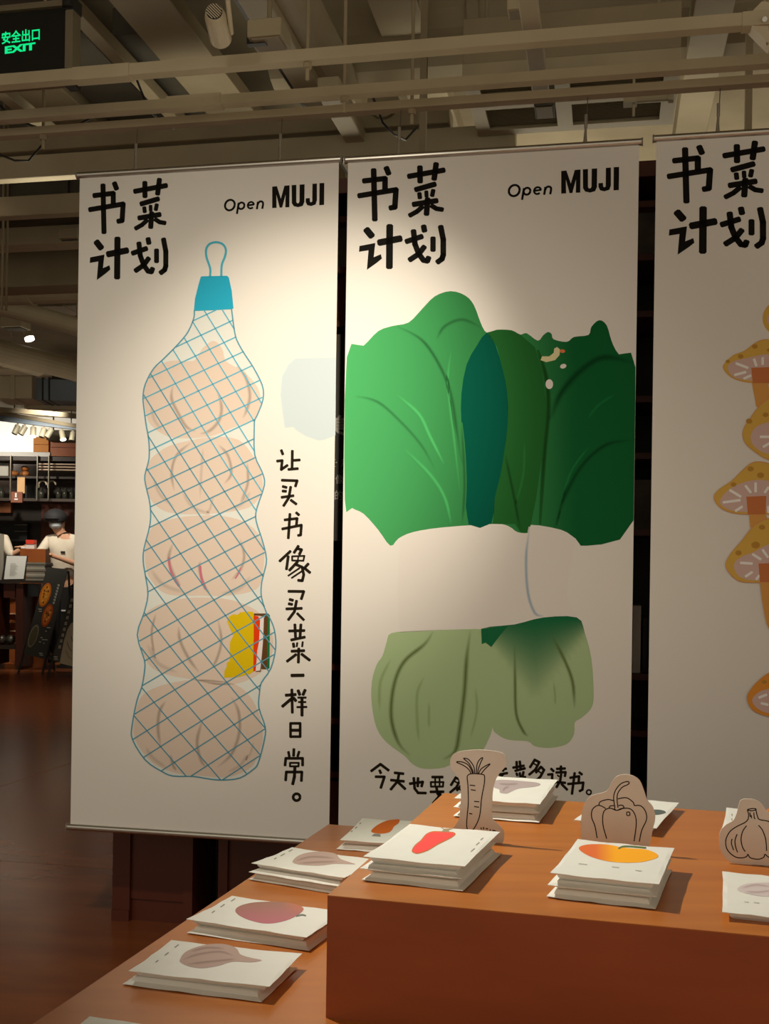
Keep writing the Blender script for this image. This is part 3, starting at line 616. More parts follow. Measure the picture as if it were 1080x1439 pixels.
# ================================================================== PACKETS
def packet_mesh(W, D, t, rim, wob, inset, seed):
    rnd = random.Random(seed); ns = 12; q = MB()
    def loop(ins, z, amp, zamp):
        pts = []; ph = rnd.random()*6; a1 = rnd.random()*4+3
        cs = [(-W/2+ins, -D/2+ins), (W/2-ins, -D/2+ins), (W/2-ins, D/2-ins), (-W/2+ins, D/2-ins)]
        for k in range(4):
            a, b = cs[k], cs[(k+1) % 4]
            for i in range(ns):
                tt = i/ns; w1 = math.sin(math.pi*tt)
                x = a[0]+(b[0]-a[0])*tt; y = a[1]+(b[1]-a[1])*tt
                nx, ny = [(0, -1), (1, 0), (0, 1), (-1, 0)][k]
                o_ = -amp*w1*(1+.5*math.sin(a1*tt+ph))
                pts.append((x+nx*o_, y+ny*o_, z - abs(zamp*w1*math.sin(a1*1.3*tt+ph))))
        return pts
    L_ = [loop(inset+.004, 0, 0, 0), loop(inset, rim*.35, .0006, 0), loop(inset*.8, max(rim-.0022, .0006), .001, 0), loop(0, rim-.0007, wob, .0014), loop(.0001, rim, wob, .0014)]
    if rim < t-.001: L_ += [loop(inset*.9, min(t-.0016, rim+.002), .001, 0), loop(inset*1.1, t-.0012, .001, 0), loop(inset*1.3, t, .0005, 0)]
    else: L_ += [loop(.006, t, .0004, 0)]
    # keep wobble equal on the two rim loops
    N = ns*4; L_[4] = [(p[0]*.9995, p[1]*.9995, p[2]+.0007) for p in L_[3]]
    vs = [p for l in L_ for p in l]; fs = [tuple(range(N))[::-1], tuple((len(L_)-1)*N+i for i in range(N))]
    for k in range(len(L_)-1):
        for i in range(N): fs.append((k*N+i, k*N+(i+1) % N, (k+1)*N+(i+1) % N, (k+1)*N+i))
    q.add(vs, fs); return q
TK = .0108
pg = 'white paper packets on the display table'
def stack(base, fl, fr, bl, n, what, where, art=None, t=TK, tilt=0, offs=None):
    ztop = base+n*t
    A, B, D_ = Pz(*fl, ztop), Pz(*fr, ztop), Pz(*bl, ztop)
    ax = (B-A); W = ax.length; ax.normalize(); ay = Vector((-ax.y, ax.x, 0)); Dp = (D_-A).dot(ay); sk = (D_-A).dot(ax)
    c = A+ax*(W/2+sk/2)+ay*Dp/2; rz = math.atan2(ax.y, ax.x)
    print('PACK', what, 'W %.3f D %.3f skew %.3f' % (W, Dp, sk))
    names = {1: ['single'], 2: ['upper', 'lower'], 3: ['topmost', 'middle', 'lowest']}[n]
    for k in range(n):
        top = (k == 0); zz = base+(n-1-k)*t
        dx, dy, dr = (0, 0, 0) if top else ((offs[k-1]) if offs else (random.uniform(-.005, .003), random.uniform(-.006, .002), random.uniform(-.03, .03)))
        loc = c+ax*dx+ay*dy; loc.z = zz
        if top: lb = '%s white packet printed with %s, %s' % (names[k], what, where)
        else: lb = '%s plain white packet under %s, %s' % (names[k], what, where)
        T = thing('paper_packet', loc, lb, 'packet', pg, rz+dr)
        rim = t if top else (.6*t if k == 1 and n == 3 else .25*t)
        put('wrapper', packet_mesh(W, Dp, t-.0002, rim-.0002, .0012, .009, hash((what, k)) % 999 if False else len(lb)*7+k), paper, T, local=True, smooth=False)
        if top and art:
            q = Ink(lambda u, v, off: Pz(u, v, ztop+off*.6)); q.lay = 1; q.extra = None; art(q); put('picture_print', q, ink, T)
            if q.extra: put('small_print', q.extra, ink, T)
PW = (224, 220, 200)
def marks(q0, pts, ang=0, c=(.30, .29, .26)):
    q = Ink(q0.fn); q.lay = 1; q0.extra = q
    for x, y, l in pts: q.line([(x-l/2*math.cos(ang), y-l/2*math.sin(ang)), (x+l/2*math.cos(ang), y+l/2*math.sin(ang))], 1.3, c)
def garl(pts, O, z_, stripes, c=(182, 156, 134), sh=(150, 126, 108)):
    def fn(q):
        q.poly(sm(tx(pts, O, z_), 4), ob(c, PW)); q.lay = 2
        for s_ in stripes: q.soft(tx(s_, O, z_), 4.5, ob(sh, PW), ob(c, PW))
    return fn
ZA = (160, 1130); za = 2.7
g1 = garl([(250, 590), (270, 562), (320, 540), (380, 530), (430, 533), (465, 548), (480, 570), (520, 583), (560, 592), (520, 600), (460, 597), (430, 602), (400, 612), (340, 622), (290, 617), (255, 602)], ZA, za,
    [[(262, 590), (320, 570), (400, 560), (455, 575)], [(275, 608), (340, 600), (420, 592), (460, 588)], [(290, 560), (350, 545), (420, 548)]])
def a1(q): g1(q); marks(q, [(238, 538, 20), (200, 568, 16), (163, 595, 12)] and [(160+238/2.7, 1130+538/2.7, 7), (160+200/2.7, 1130+568/2.7, 7), (160+163/2.7, 1130+596/2.7, 5)], -.65)
stack(zl, (180.4, 1364), (378.5, 1386.3), (240.7, 1320.7), 2, 'a brownish garlic bulb', 'nearest left on low table', a1, offs=[(-.007, -.002, -.03)])
def a2(q):
    pts = tx([(460, 402), (480, 385), (530, 373), (600, 370), (670, 375), (710, 388), (718, 402), (690, 425), (640, 445), (580, 453), (520, 442), (475, 422)], ZA, za)
    def cf(x, y):
        t_ = (y-1268)/30; c1 = mix(ob((158, 118, 96), PW), ob((184, 114, 114), PW), t_); return mix(c1, ob((205, 120, 80), PW), (x-395)/35*max(0, 1-t_*1.6))
    q.poly(sm(pts, 4), cf, du=5, dv=3); q.lay = 2
    q.line(tx([(690, 425), (712, 420), (728, 423)], ZA, za), 2.2, ob((120, 122, 105), PW)); marks(q, [(160+452/2.7, 1130+363/2.7, 7), (160+412/2.7, 1130+385/2.7, 7), (160+377/2.7, 1130+408/2.7, 5)], -.6)
stack(zl, (266.7, 1292), (436, 1318), (321, 1257.8), 2, 'a pinkish red onion', 'left of front riser', a2, offs=[(.003, -.003, .03)])
g3 = garl([(678, 215), (700, 195), (740, 183), (790, 180), (840, 188), (858, 207), (900, 222), (915, 228), (870, 227), (830, 227), (780, 233), (720, 231), (685, 225)], ZA, za, [[(690, 215), (750, 200), (840, 205)], [(700, 225), (770, 220), (850, 218)]])
def a3(q): g3(q); marks(q, [(160+670/2.7, 1130+176/2.7, 6), (160+640/2.7, 1130+192/2.7, 7), (160+612/2.7, 1130+206/2.7, 4)], -.5)
stack(zl, (355.5, 1213), (486, 1233.7), (408, 1190), 3, 'a pale garlic bulb', 'third on low table', a3)
def a4(q):
    O_ = (440, 1040); q.poly(sm(tx([(730, 1150), (760, 1110), (830, 1060), (920, 1020), (1000, 1005), (1085, 1002), (1075, 1050), (1020, 1090), (990, 1140), (940, 1170), (850, 1182), (760, 1172)], O_, 8.99), 3), ob((178, 88, 30), (196, 190, 170)))
    q.poly(tx([(735, 1212), (770, 1182), (845, 1186), (850, 1220)], O_, 8.99), ob((120, 116, 98), (196, 190, 170)))
    marks(q, [(506, 1157, 3), (500, 1163, 4), (494, 1168, 3)], -.7)
stack(zl, (475.8, 1180), (556, 1185), (510.6, 1149.6), 2, 'an orange sweet potato', 'farthest on low table', a4)
stack(zl, (62, 1475), (265, 1502), (127, 1428), 2, 'no visible picture', 'at the bottom edge', None)
O6 = (470, 1130); z6_ = 3.724
def b1(q):
    q.poly(sm(tx([(403, 242), (420, 213), (450, 188), (475, 158), (510, 142), (560, 142), (620, 146), (631, 160), (600, 182), (540, 212), (490, 242), (440, 259), (412, 255)], O6, z6_), 3), ob((196, 118, 62), PW)); q.lay = 2
    q.poly(sm(tx([(408, 240), (424, 216), (455, 190), (480, 160), (512, 147), (560, 147), (618, 150), (625, 160), (597, 178), (537, 208), (488, 238), (440, 254), (414, 251)], O6, z6_), 3), ob((246, 84, 74), PW))
    q.poly(tx([(553, 120), (572, 128), (622, 128), (596, 136), (600, 146), (556, 144), (570, 134)], O6, z6_), ob((158, 136, 100), PW))
    marks(q, [(470+770/z6_, 1130+182/z6_, 5), (470+748/z6_, 1130+207/z6_, 6), (470+722/z6_, 1130+240/z6_, 7)], -.7)
stack(zh, (517, 1203.8), (660, 1218), (569.4, 1156.9), 3, 'a bright red pepper', 'left on the risers', b1, offs=[(-.004, -.004, .01), (.002, -.006, -.02)])
O8 = (750, 1060); z8 = 3.273
def b2(q):
    q.poly(sm(tx([(207, 437), (220, 420), (270, 413), (340, 415), (390, 425), (440, 432), (510, 437), (555, 452), (572, 468), (550, 482), (490, 496), (400, 498), (320, 488), (250, 466)], O8, z8), 3), lambda x, y: mix(ob((214, 108, 56), PW), ob((238, 164, 40), PW), (x-836)/28), du=4); q.lay = 2
    q.line(tx([(388, 434), (410, 424), (450, 424), (515, 430)], O8, z8), 2.4, ob((96, 112, 66), PW))
    marks(q, [(750+225/z8, 1060+505/z8, 12), (750+375/z8, 1060+519/z8, 10), (750+480/z8, 1060+535/z8, 9)], .1, (.45, .44, .40))
stack(zh, (776, 1226.5), (929.7, 1242.7), (808, 1178.5), 3, 'an orange yellow mango', 'middle of the front riser', b2, offs=[(-.003, -.002, .004), (-.003, -.003, -.006)])
O9 = (880, 1100)
g9 = garl([(838, 806), (870, 780), (920, 765), (1000, 758), (1080, 757), (1180, 765), (1240, 800), (1180, 850), (1080, 862), (1000, 858), (920, 842), (860, 824)], O9, 5.4, [[(870, 800), (980, 775), (1100, 790)], [(900, 825), (1000, 830), (1110, 815)]], (200, 184, 168), (170, 150, 136))
def b3(q): g9(q); marks(q, [(880+910/5.4, 1100+905/5.4, 6), (880+985/5.4, 1100+910/5.4, 8)], .1, (.5, .48, .44))
stack(zh, (1008.7, 1280.6), (1167, 1296), (1018.9, 1224.4), 1, 'a pale shallot', 'right edge of the front riser', b3)
O4 = (640, 1060)
g4 = garl([(235, 180), (262, 163), (330, 162), (430, 170), (510, 178), (536, 191), (500, 204), (400, 216), (350, 236), (320, 248), (280, 242), (275, 222), (240, 208)], O4, 4.5, [[(270, 185), (330, 190), (400, 185)], [(300, 235), (310, 215), (340, 205)]], (168, 152, 138), (140, 122, 110))
stack(zh, (641, 1121.5), (762, 1130), (672, 1088.5), 3, 'a knobbly ginger root', 'behind the carrot standee', g4, offs=[(-.002, 0, .01), (.001, -.003, -.012)])
def b5(q): q.poly(sm(tx([(500, 262), (550, 254), (590, 257), (606, 268), (570, 278), (520, 276)], O8, z8), 3), ob((92, 98, 86), PW))
stack(zh, (818, 1153), (934.8, 1165), (838, 1117), 1, 'a dark green vegetable', 'behind the bell pepper standee', b5, t=.014)
def b6(q): q.poly(sm(ell(1100, 1141, 27, 7), 2), ob((205, 120, 60), PW)); marks(q, [(1028, 1145, 3), (1028, 1152, 4)], 1.4)
stack(zh, (1013, 1170), (1140, 1181), (1019, 1134.5), 1, 'an orange fruit', 'behind the garlic standee', b6, t=.012)

# ================================================================== STANDEES
def standee(what, outline, base, O, z_, lines, label):
    bp = Pz(*base, zh); nrm = g
    fn = lambda u, v, off=0: Ppl(u, v, bp, nrm) - g*off
    pts = [fn(*p) for p in sm(tx(outline, O, z_), 3)]
    zmin = zh+.0005; pts = [Vector((p.x, p.y, max(p.z, zmin))) for p in pts]
    T = thing('card_standee', (bp.x, bp.y, zh), label, 'standee', 'vegetable card standees on the risers')
    q = MB(); q.prism(pts, g*.0026); o = put('card_body', q, card, T)
    q = Ink(fn); q.lay = 1
    for ln in lines:
        ww = 1.5
        if isinstance(ln[0], (int, float)): ww = ln[0]; ln = ln[1:]
        q.line(tx(ln, O, z_), ww, (.03, .018, .012))
    put('line_drawing', q, ink, T)
    cx = (min(p.x for p in pts)+max(p.x for p in pts))/2
    q = MB(); c = Vector((bp.x, bp.y, 0)) if False else None
    xs = [(p-bp).dot(f) for p in pts if p.z < zh+.012]; mid = (min(xs)+max(xs))/2
    fo = Vector((bp.x, bp.y, zh))+f*mid+g*.0028
    q.prism([fo+f*.001, fo+f*.001+g*.03, fo+f*.001+Z*.05], f*.0022); put('rear_strut', q, card, T)
Oc = (500, 1030)
standee('carrot', [(545, 90), (620, 85), (700, 92), (745, 105), (760, 135), (755, 170), (725, 205), (705, 240), (692, 290), (688, 350), (687, 430), (705, 450), (735, 480), (748, 510), (745, 545), (735, 560), (700, 562), (500, 545), (470, 538), (470, 500), (500, 470), (522, 430), (526, 380), (530, 330), (528, 270), (515, 220), (485, 190), (475, 150), (485, 115), (510, 98)], (704, 1185.5), Oc, 3.6,
  [[(565, 215), (562, 225), (566, 270), (568, 350), (562, 420), (560, 475), (575, 500), (600, 478), (625, 420), (635, 330), (648, 260), (650, 220), (640, 210), (600, 206), (575, 208), (565, 215)],
   [(575, 264), (603, 267)], [(580, 287), (605, 291)], [(597, 346), (623, 348)], [(597, 372), (622, 376)], [(572, 407), (588, 410)],
   [(590, 205), (570, 165), (540, 148), (513, 145), (512, 150), (545, 165), (570, 185), (582, 206)], [(600, 205), (595, 170), (570, 135), (547, 128), (548, 133), (572, 155), (590, 190), (592, 205)], [(608, 205), (612, 160), (625, 135), (638, 125), (640, 130), (630, 150), (618, 185), (615, 206)], [(620, 205), (635, 180), (672, 158), (675, 161), (650, 185), (632, 208)],
   [1.6, (632, 478), (634, 488)], [1.6, (645, 476), (645, 488)], [1.6, (656, 484), (668, 485)], [1.6, (675, 490), (682, 492)], [1.6, (690, 492), (708, 497)]], 'carrot shaped card standee with an outline drawing, behind the red pepper packets')
standee('pepper', [(215, 380), (218, 280), (235, 225), (265, 190), (330, 172), (350, 140), (375, 105), (410, 93), (450, 97), (485, 120), (505, 165), (520, 210), (545, 240), (558, 290), (545, 350), (530, 420), (500, 450), (350, 446), (225, 436)], (870, 1197), O8, z8,
  [[(290, 385), (280, 330), (265, 290), (268, 255), (290, 236), (310, 238), (330, 250)], [(298, 236), (305, 218), (340, 208), (370, 215)], [(385, 205), (425, 200), (455, 220), (460, 235)], [(460, 236), (490, 237), (512, 262), (517, 300), (495, 350), (484, 402)], [(334, 388), (318, 330), (316, 285), (325, 258), (350, 248), (380, 258), (400, 250), (440, 250), (463, 275), (470, 320), (460, 400)],
   [(345, 248), (350, 238), (370, 236)], [(388, 236), (405, 234), (412, 246), (380, 258), (368, 246)], [(372, 246), (366, 200), (375, 165), (400, 135), (430, 125), (437, 132), (430, 140), (405, 152), (385, 180), (382, 210), (386, 246)],
   [(426, 266), (438, 266), (440, 280), (427, 280), (426, 266)]], 'bell pepper shaped card standee with an outline drawing, behind the mango packets')
standee('garlic', [(870, 130), (930, 123), (990, 135), (1030, 165), (1055, 205), (1100, 235), (1160, 270), (1205, 340), (1212, 430), (1190, 520), (1140, 600), (1090, 630), (1000, 624), (840, 612), (775, 595), (740, 560), (710, 500), (702, 420), (715, 360), (760, 315), (810, 285), (835, 230), (850, 170)], (1044, 1215), O9, 5.4,
  [[(922, 275), (900, 300), (830, 335), (780, 375), (752, 440), (765, 510), (820, 560), (870, 570), (910, 560), (920, 543), (940, 570), (1000, 580), (1040, 565), (1050, 543), (1080, 565), (1130, 560), (1170, 500), (1175, 420), (1140, 340), (1080, 295), (1020, 282), (1000, 275)],
   [(922, 278), (925, 240), (916, 205)], [(916, 203), (950, 196), (980, 198), (975, 207), (945, 213), (916, 205)], [(980, 200), (988, 240), (1000, 275)], [(935, 225), (938, 260)], [(965, 225), (968, 262), (975, 275)], [(945, 245), (948, 270)],
   [(910, 325), (880, 370), (868, 430), (880, 490), (900, 522)], [(1000, 322), (1030, 360), (1055, 430), (1062, 518)], [(838, 390), (822, 440), (828, 490), (842, 528)], [(800, 425), (795, 460), (812, 512)]], 'garlic shaped card standee with an outline drawing, at the right frame edge')
gst = [o for o in C.objects if o.get('label', '').startswith('garlic shaped')][0]
q = MB(); cp = Pz(1070, 1214, zh); q.cbox(cp-g*.004+Z*.002, .008, .012, .0035, f, g); put('clear_foot_clip', q, mat('clip', (.7, .68, .62), .3, noise=(.66, .64, .58), scale=30), gst)

# ================================================================== BOOKCASES BEHIND THE BANNERS
K0 = Pz(157, 1293, 0)
def rk(a, b, z): return Vector((K0.x, K0.y, 0)) + e*a + d*b + Z*z
def sK(u, v, b=0): p = Ppl(u, v, rk(0, b, 0), d); return (p-rk(0, b, 0)).dot(e), p.z
bcg = 'dark wooden bookcases behind the banners'
xa = sK(182, 1250)[0]; xb = sK(270, 1250)[0]; xc = sK(306, 1250)[0]
ztop = sK(903, 226)[1]
shz = [sK(903, y)[1] for y in (1112, 1032, 952, 748, 640, 560, 440, 360, 285)]
def bookcase(x0, x1, label, stile):
    T = thing('bookcase', rk(x0, 0, 0), label, 'bookcase', bcg)
    q = MB(); q.box(rk(x0, 0, 0), e*stile, d*.32, Z*ztop); put('side_panel', q, darkwood, T)
    q = MB(); q.box(rk(x1-.03, 0, 0), e*.03, d*.32, Z*ztop); put('side_panel', q, darkwood, T)
    q = MB(); q.box(rk(x0+stile, .29, 0), e*(x1-x0-stile-.03), d*.03, Z*ztop); put('back_panel', q, blackm if x0 > .2 else darkwood, T)
    q = MB(); q.box(rk(x0+stile, 0, ztop-.045), e*(x1-x0-stile-.03), d*.29, Z*.045); put('top_panel', q, darkwood, T)
    q = MB(); q.box(rk(x0+stile, .02, .0), e*(x1-x0-stile-.03), d*.02, Z*.07); put('plinth', q, darkwood, T)
    q = MB(); q.box(rk(x0+stile, .012, .07), e*(x1-x0-stile-.03), d*.02, Z*(shz[0]-.09)); put('cupboard_door', q, darkwood, T)
    for z_ in shz:
        q = MB(); q.box(rk(x0+stile, .01, z_-.009), e*(x1-x0-stile-.03), d*.28, Z*.018); put('shelf', q, darkwood, T)
    return T
xm = sK(698, 800)[0]
bookcase(0, xb, 'dark wooden bookcase behind the left edge of the garlic banner', xa)
bookcase(xc, xm, 'dark wooden bookcase between the garlic banner and the bok choy banner', .03)
bookcase(xm+.004, xm+.9, 'dark wooden bookcase between the bok choy banner and the mushroom banner', .03)
q = MB(); q.box(rk(0, -.0045, 0), e*xa, d*.004, Z*.035); put('plinth_block', q, darkwood, label='brown wooden plinth block at the foot of the left bookcase', cat='plinth')
q = MB(); q.box(rk(xb+.003, .2, 0), e*(xc-xb-.006), d*.02, Z*1.9); put('dark_gap_board', q, blackm, label='black board standing in for the dark gap between the two left bookcases', cat='board')  # darkness of the open gap put in as a black board
# dark sign board with grey characters in the gap between the first two banners
def cl(a): return Vector(a)
bd = -.05
T = thing('sign_board', rk(sK(440, 700, bd)[0], bd, sK(470, 1000, bd)[1]), 'black sign board with grey characters between the first two banners', 'sign')
a0, z0 = sK(447, 1012, bd)[0], sK(470, 760, bd)[1]; a1_, z1 = sK(520, 520, bd)[0], sK(470, 470, bd)[1]
q = MB(); q.box(rk(a0, bd, z0), e*(a1_-a0), d*.012, Z*(z1-z0)); put('board', q, mat('sign_black', (.02, .018, .014), .6, noise=(.025, .02, .016), scale=6), T)
T.location = rk(a0, bd, z0); pm[T.name] = Matrix.Translation(T.location)
for o in T.children: o.matrix_parent_inverse = pm[T.name].inverted()
def tq(name, body, x0, y0, x1, y1, m, parent, pl, bold=0, slope=0):
    o_ = pl(x0, y1); ax = pl(x1, y1+slope)-o_; ay = pl(x0, y0)-o_
    return fonttext(name, body, o_, ax, ay, m, parent, bold)
sp = lambda u, v: Ppl(u, v, rk(0, bd-.0006, 0), d)
greyink = mat('grey_ink', (.32, .31, .28), .6, noise=(.30, .29, .26), scale=9)
for body, x0, y0, x1, y1, b_ in (('美', 456, 583, 486, 612, .03), ('使', 463.5, 645, 475, 656, .01), ('用', 479, 645, 490.5, 656, .01), ('像', 471, 667, 482.5, 680, .01), ('的', 470, 689, 481.5, 702.5, .01)):
    tq('lettering', body, x0, y0, x1, y1, greyink, T, sp, b_)
# books and boxes seen through the gaps
def shelfbox(u0, u1, v0, v1, depth, m, name, label, cat, group=None, b=.03, sit=None):
    a, zA = sK(u0, v0, b); c, zB = sK(u1, v1, b)
    if sit is not None: zB = sit+.009
    q = MB(); q.box(rk(a, b, zB), e*(c-a), d*depth, Z*(zA-zB))
    return one(name, q, m, label, cat, group, bevel=.002)
whitebook = mat('white_book', L(232, 230, 222), .6, noise=L(215, 212, 204), scale=12)
gb = mat('grey_box', L(110, 102, 90), .7, noise=L(80, 74, 64), scale=14)
rb = mat('red_brown_box', L(110, 50, 26), .6, noise=L(90, 40, 22), scale=9)
kb = mat('charcoal_box', L(42, 40, 36), .6, noise=L(34, 32, 28), scale=9)
shelfbox(889, 899, 851, 950, .2, whitebook, 'book', 'tall white book upright between the bok choy and mushroom banners', 'book', 'books on the shelves behind the banners', sit=shz[2])
shelfbox(902.5, 909, 868, 950, .2, kb, 'book', 'dark grey book right of the tall white book', 'book', 'books on the shelves behind the banners', b=.06, sit=shz[2])
shelfbox(880, 884, 860, 950, .2, kb, 'book', 'dark grey book left of the tall white book', 'book', 'books on the shelves behind the banners', b=.05, sit=shz[2])
shelfbox(872, 940, 288, 330, .2, gb, 'storage_box', 'grey box on the second highest shelf behind the mushroom banner', 'box', b=.06, sit=shz[7])
shelfbox(880, 930, 674, 694, .18, gb, 'storage_box', 'grey box standing on a shelf beside the bok choy leaves', 'box', b=.05, sit=shz[3])
shelfbox(466, 494, 320, 352, .2, gb, 'storage_box', 'grey box on a high shelf between the garlic and bok choy banners', 'box', b=.06, sit=shz[7])
shelfbox(466, 494, 385, 405, .2, rb, 'storage_box', 'red brown box in the gap left of the bok choy banner', 'box', b=.06, sit=shz[6])
for k, (uu, hh) in enumerate(((890, 30), (897, 22), (904, 27))):
    a, zA = sK(uu, 745-hh, .08); zB = shz[3]+.009
    q = MB(); q.tube([rk(a, .1, zB), rk(a, .1, zB+(zA-zB)*.4), rk(a, .1, zB+(zA-zB)*.7), rk(a, .1, zA)], [.012, .016, .008, .006], 10)
    one('figurine', q, gb, ['small dark ornament left in a row on the shelf beside the leaves', 'shortest dark ornament in the row beside the leaves', 'right dark ornament in a row beside the leaves'][k], 'ornament', 'small ornaments behind the banners', smooth=True)

# ================================================================== CEILING: RAILS, PIPES, DUCTS
def along(u, v, z, length0, length1, dirv):                   # bar end points through a seen point, in a true direction
    p = Pz(u, v, z); return p-dirv*length0, p+dirv*length1
rg_ = 'painted steel rails above the banners'
p3 = Vector((*s2p(0, 0).xy, zr+.02))
nm = ['first', 'second', 'third']
rails = []
for k, (u, v) in enumerate(((0, 115), (0, 164), None)[:2] and [(0, 117), (0, 166), (None, None)]):
    if u is None: a_ = s2p(-2.2, zr+.022, 0); b_ = s2p(3.6, zr+.022, 0)
    else:
        p = Pz(u, v, zr+.022); p = p-e*2; a_, b_ = p, p+e*6
    T = thing('ceiling_rail', a_, ['nearest painted ceiling rail crossing the whole picture', 'second painted ceiling rail, between the nearest and the one holding the banners', 'third painted ceiling rail, holding the banner wires'][k], 'rail', rg_)
    q = MB(); h_ = (.030, .026, .022)[k]
    q.box(a_-d*.017-Z*.013, b_-a_, d*.003, Z*h_); q.box(a_+d*.014-Z*.013, b_-a_, d*.003, Z*h_); q.box(a_-d*.014-Z*.013, b_-a_, d*.028, Z*.003)
    put('channel', q, pipem, T)
    for j in range(5):
        c = a_+e*(.62+j*1.12+k*.17)
        q = MB(); q.tube([c-Z*.055, c+Z*(3.32-c.z)], .005, 8); put('threaded_rod', q, pipem2, T)
        q = MB(); q.tube([c-Z*.026, c-Z*.013], .011, 6); put('nut', q, pipem2, T)
    rails.append((a_, b_))
    if k < 2:
        for s_ in (2.3+.3*k, 4.0+.3*k):
            q = MB(); c = a_+e*s_; q.cbox(c+Z*.001, .16, .038, .034, e, d); put('splice_sleeve', q, pipem, T)
def pipe(label, a_, b_, r, m=pipem, cat='pipe', name='ceiling_pipe', coll=None):
    T = thing(name, a_, label, cat)
    q = MB(); q.tube([a_, b_], r, 20); put('tube', q, m, T, smooth=False)
    n = max(1, int((b_-a_).length/1.4)); t_ = (b_-a_).normalized()
    for i in range(n):
        c = a_+(b_-a_)*((i+.5)/n); q = MB(); q.tube([c-t_*.02, c+t_*.02], r*1.08, 20); put('coupling', q, m, T)
        q = MB(); q.tube([c+Z*r, Vector((c.x, c.y, 3.32))], .004, 6); put('hanger_rod', q, pipem2, T)
    return T
def duct(label, a_, b_, w_, h_, m=pipem2, cat='duct', name='ceiling_duct', flange=True):
    T = thing(name, a_, label, cat)
    q = MB(); q.bar(a_, b_, w_, h_); put('body', q, m, T, bevel=.004)
    if flange:
        n = max(1, int((b_-a_).length/1.3))
        for i in range(n):
            c0 = a_+(b_-a_)*((i+.5)/n); t_ = (b_-a_).normalized()*.02
            q = MB(); q.bar(c0-t_, c0+t_, w_*1.06, h_*1.08); put('flange', q, m, T)
    return T
# pieces running away from the viewer (depth direction d)
def dd(u0, v0, z, l0, l1): p = Pz(u0, v0, z); return p-d*l0, p+d*l1
a_, b_ = dd(445, 60, 2.88, 1.5, 2.6); pipe('wide painted pipe running away from the viewer above the garlic banner corner', a_, b_, .075)
a_, b_ = dd(398, 60, 2.80, 1.5, 2.2); duct('narrow painted cable tray beside the wide pipe above the garlic banner', a_, b_, .09, .05, pipem)
a_, b_ = dd(375, 60, 2.80, 1.5, 2.0); duct('thin black bottomed conduit left of the cable tray', a_, b_, .022, .03, blackm, flange=False)
a_, b_ = dd(285, 100, 3.0, 1.8, 3.2); duct('flat painted cable duct running over the lamp with the striped face', a_, b_, .20, .06, pipem2)
a_, b_ = dd(600, 120, 3.0, 1.0, 3.0); duct('shallow painted duct left of the louvred unit', a_, b_, .16, .08, pipem)
a_, b_ = dd(560, 190, 2.75, .3, 2.4); pipe('short round painted pipe above the left end of the bok choy banner', a_, b_, .055, pipem2)
a_, b_ = dd(95, 165, 3.08, 1.6, 4.2); duct('broad flat duct fixed under the slab behind the exit sign', a_, b_, .30, .07, pipem2)
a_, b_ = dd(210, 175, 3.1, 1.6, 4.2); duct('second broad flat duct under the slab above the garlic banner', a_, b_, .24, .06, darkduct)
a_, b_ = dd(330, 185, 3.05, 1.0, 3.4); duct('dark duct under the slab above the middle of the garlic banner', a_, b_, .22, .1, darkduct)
# pieces running with the banner row (direction e)
def ee(u0, v0, z, l0, l1): p = Pz(u0, v0, z); return p-e*l0, p+e*l1
a_, b_ = ee(560, 45, 3.06, .45, 4.0); pipe('large round painted air duct at the upper right with a closed end', a_, b_, .20, pipem2, 'duct', 'round_air_duct')
a_, b_ = ee(0, 240, 2.62, 1.5, 1.95); duct('painted beam directly behind the top rod of the garlic banner', a_, b_, .05, .085, pipem, 'beam', 'cross_beam', False)
a_, b_ = ee(60, 207, 2.70, 1.5, 1.55); duct('thick painted beam just above and behind the garlic banner', a_, b_, .10, .06, pipem2, 'beam', 'cross_beam', False)
a_, b_ = ee(70, 290, 2.75, 3, .9); duct('light painted cross beam at the top of the left opening', a_, b_, .06, .09, pipem, 'beam', 'cross_beam', False)
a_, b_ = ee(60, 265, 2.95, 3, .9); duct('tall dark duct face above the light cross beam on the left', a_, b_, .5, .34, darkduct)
a_, b_ = ee(60, 335, 2.74, 3, .9); duct('painted cross beam second from the top in the left opening', a_, b_, .12, .09, pipem, 'beam', 'cross_beam', False)
a_, b_ = ee(60, 383, 2.72, 3, .9); duct('deep painted beam above the pipes in the left opening', a_, b_, .2, .2, pipem2, 'beam', 'cross_beam', False)
a_, b_ = ee(60, 408, 2.66, 3, .9); pipe('long horizontal painted pipe in the left opening', a_, b_, .075)
a_ = Pz(-90, 405, 2.6); b_ = Pz(260, 500, 2.6); pipe('slanting painted pipe above the small lit lamp on the left', a_, b_, .055)
a_ = Pz(-90, 470, 2.62); b_ = Pz(260, 560, 2.62); pipe('lower slanting painted pipe under the small lit lamp', a_, b_, .08, pipem2)
a_, b_ = Py(50, 427, 7.0), Py(150, 424, 6.9); duct('small boxy painted duct below the horizontal pipe on the left', a_, b_, .25, .10, pipem2)
a_, b_ = Py(-60, 518, 9.8), Py(160, 521, 9.8); duct('flat painted tray above the pale air conditioning duct', a_, b_, .3, .05, pipem2)
a_, b_ = Py(-40, 495, 9.0), Py(60, 523, 9.3); duct('angled painted cable tray near the pale air conditioning duct', a_, b_, .2, .05, pipem)
a_, b_ = Py(75, 526, 11.2), Py(180, 526, 11.2); duct('dark baffle hanging above the blue grey duct', a_, b_, .1, .28, darkduct, 'baffle', 'ceiling_baffle', False)
a_, b_ = Py(2, 549, 10.6), Py(54, 549, 10.6); duct('pale rectangular air conditioning duct on the left', a_, b_, .4, .21, pipem)
bluem = mat('blue_grey_duct', L(128, 142, 154), .6, noise=L(112, 126, 138), scale=4)
T = duct('blue grey duct with dark bands right of the pale duct', Py(54.5, 551, 10.7), Py(200, 556, 10.7), .35, .20, bluem, flange=False)
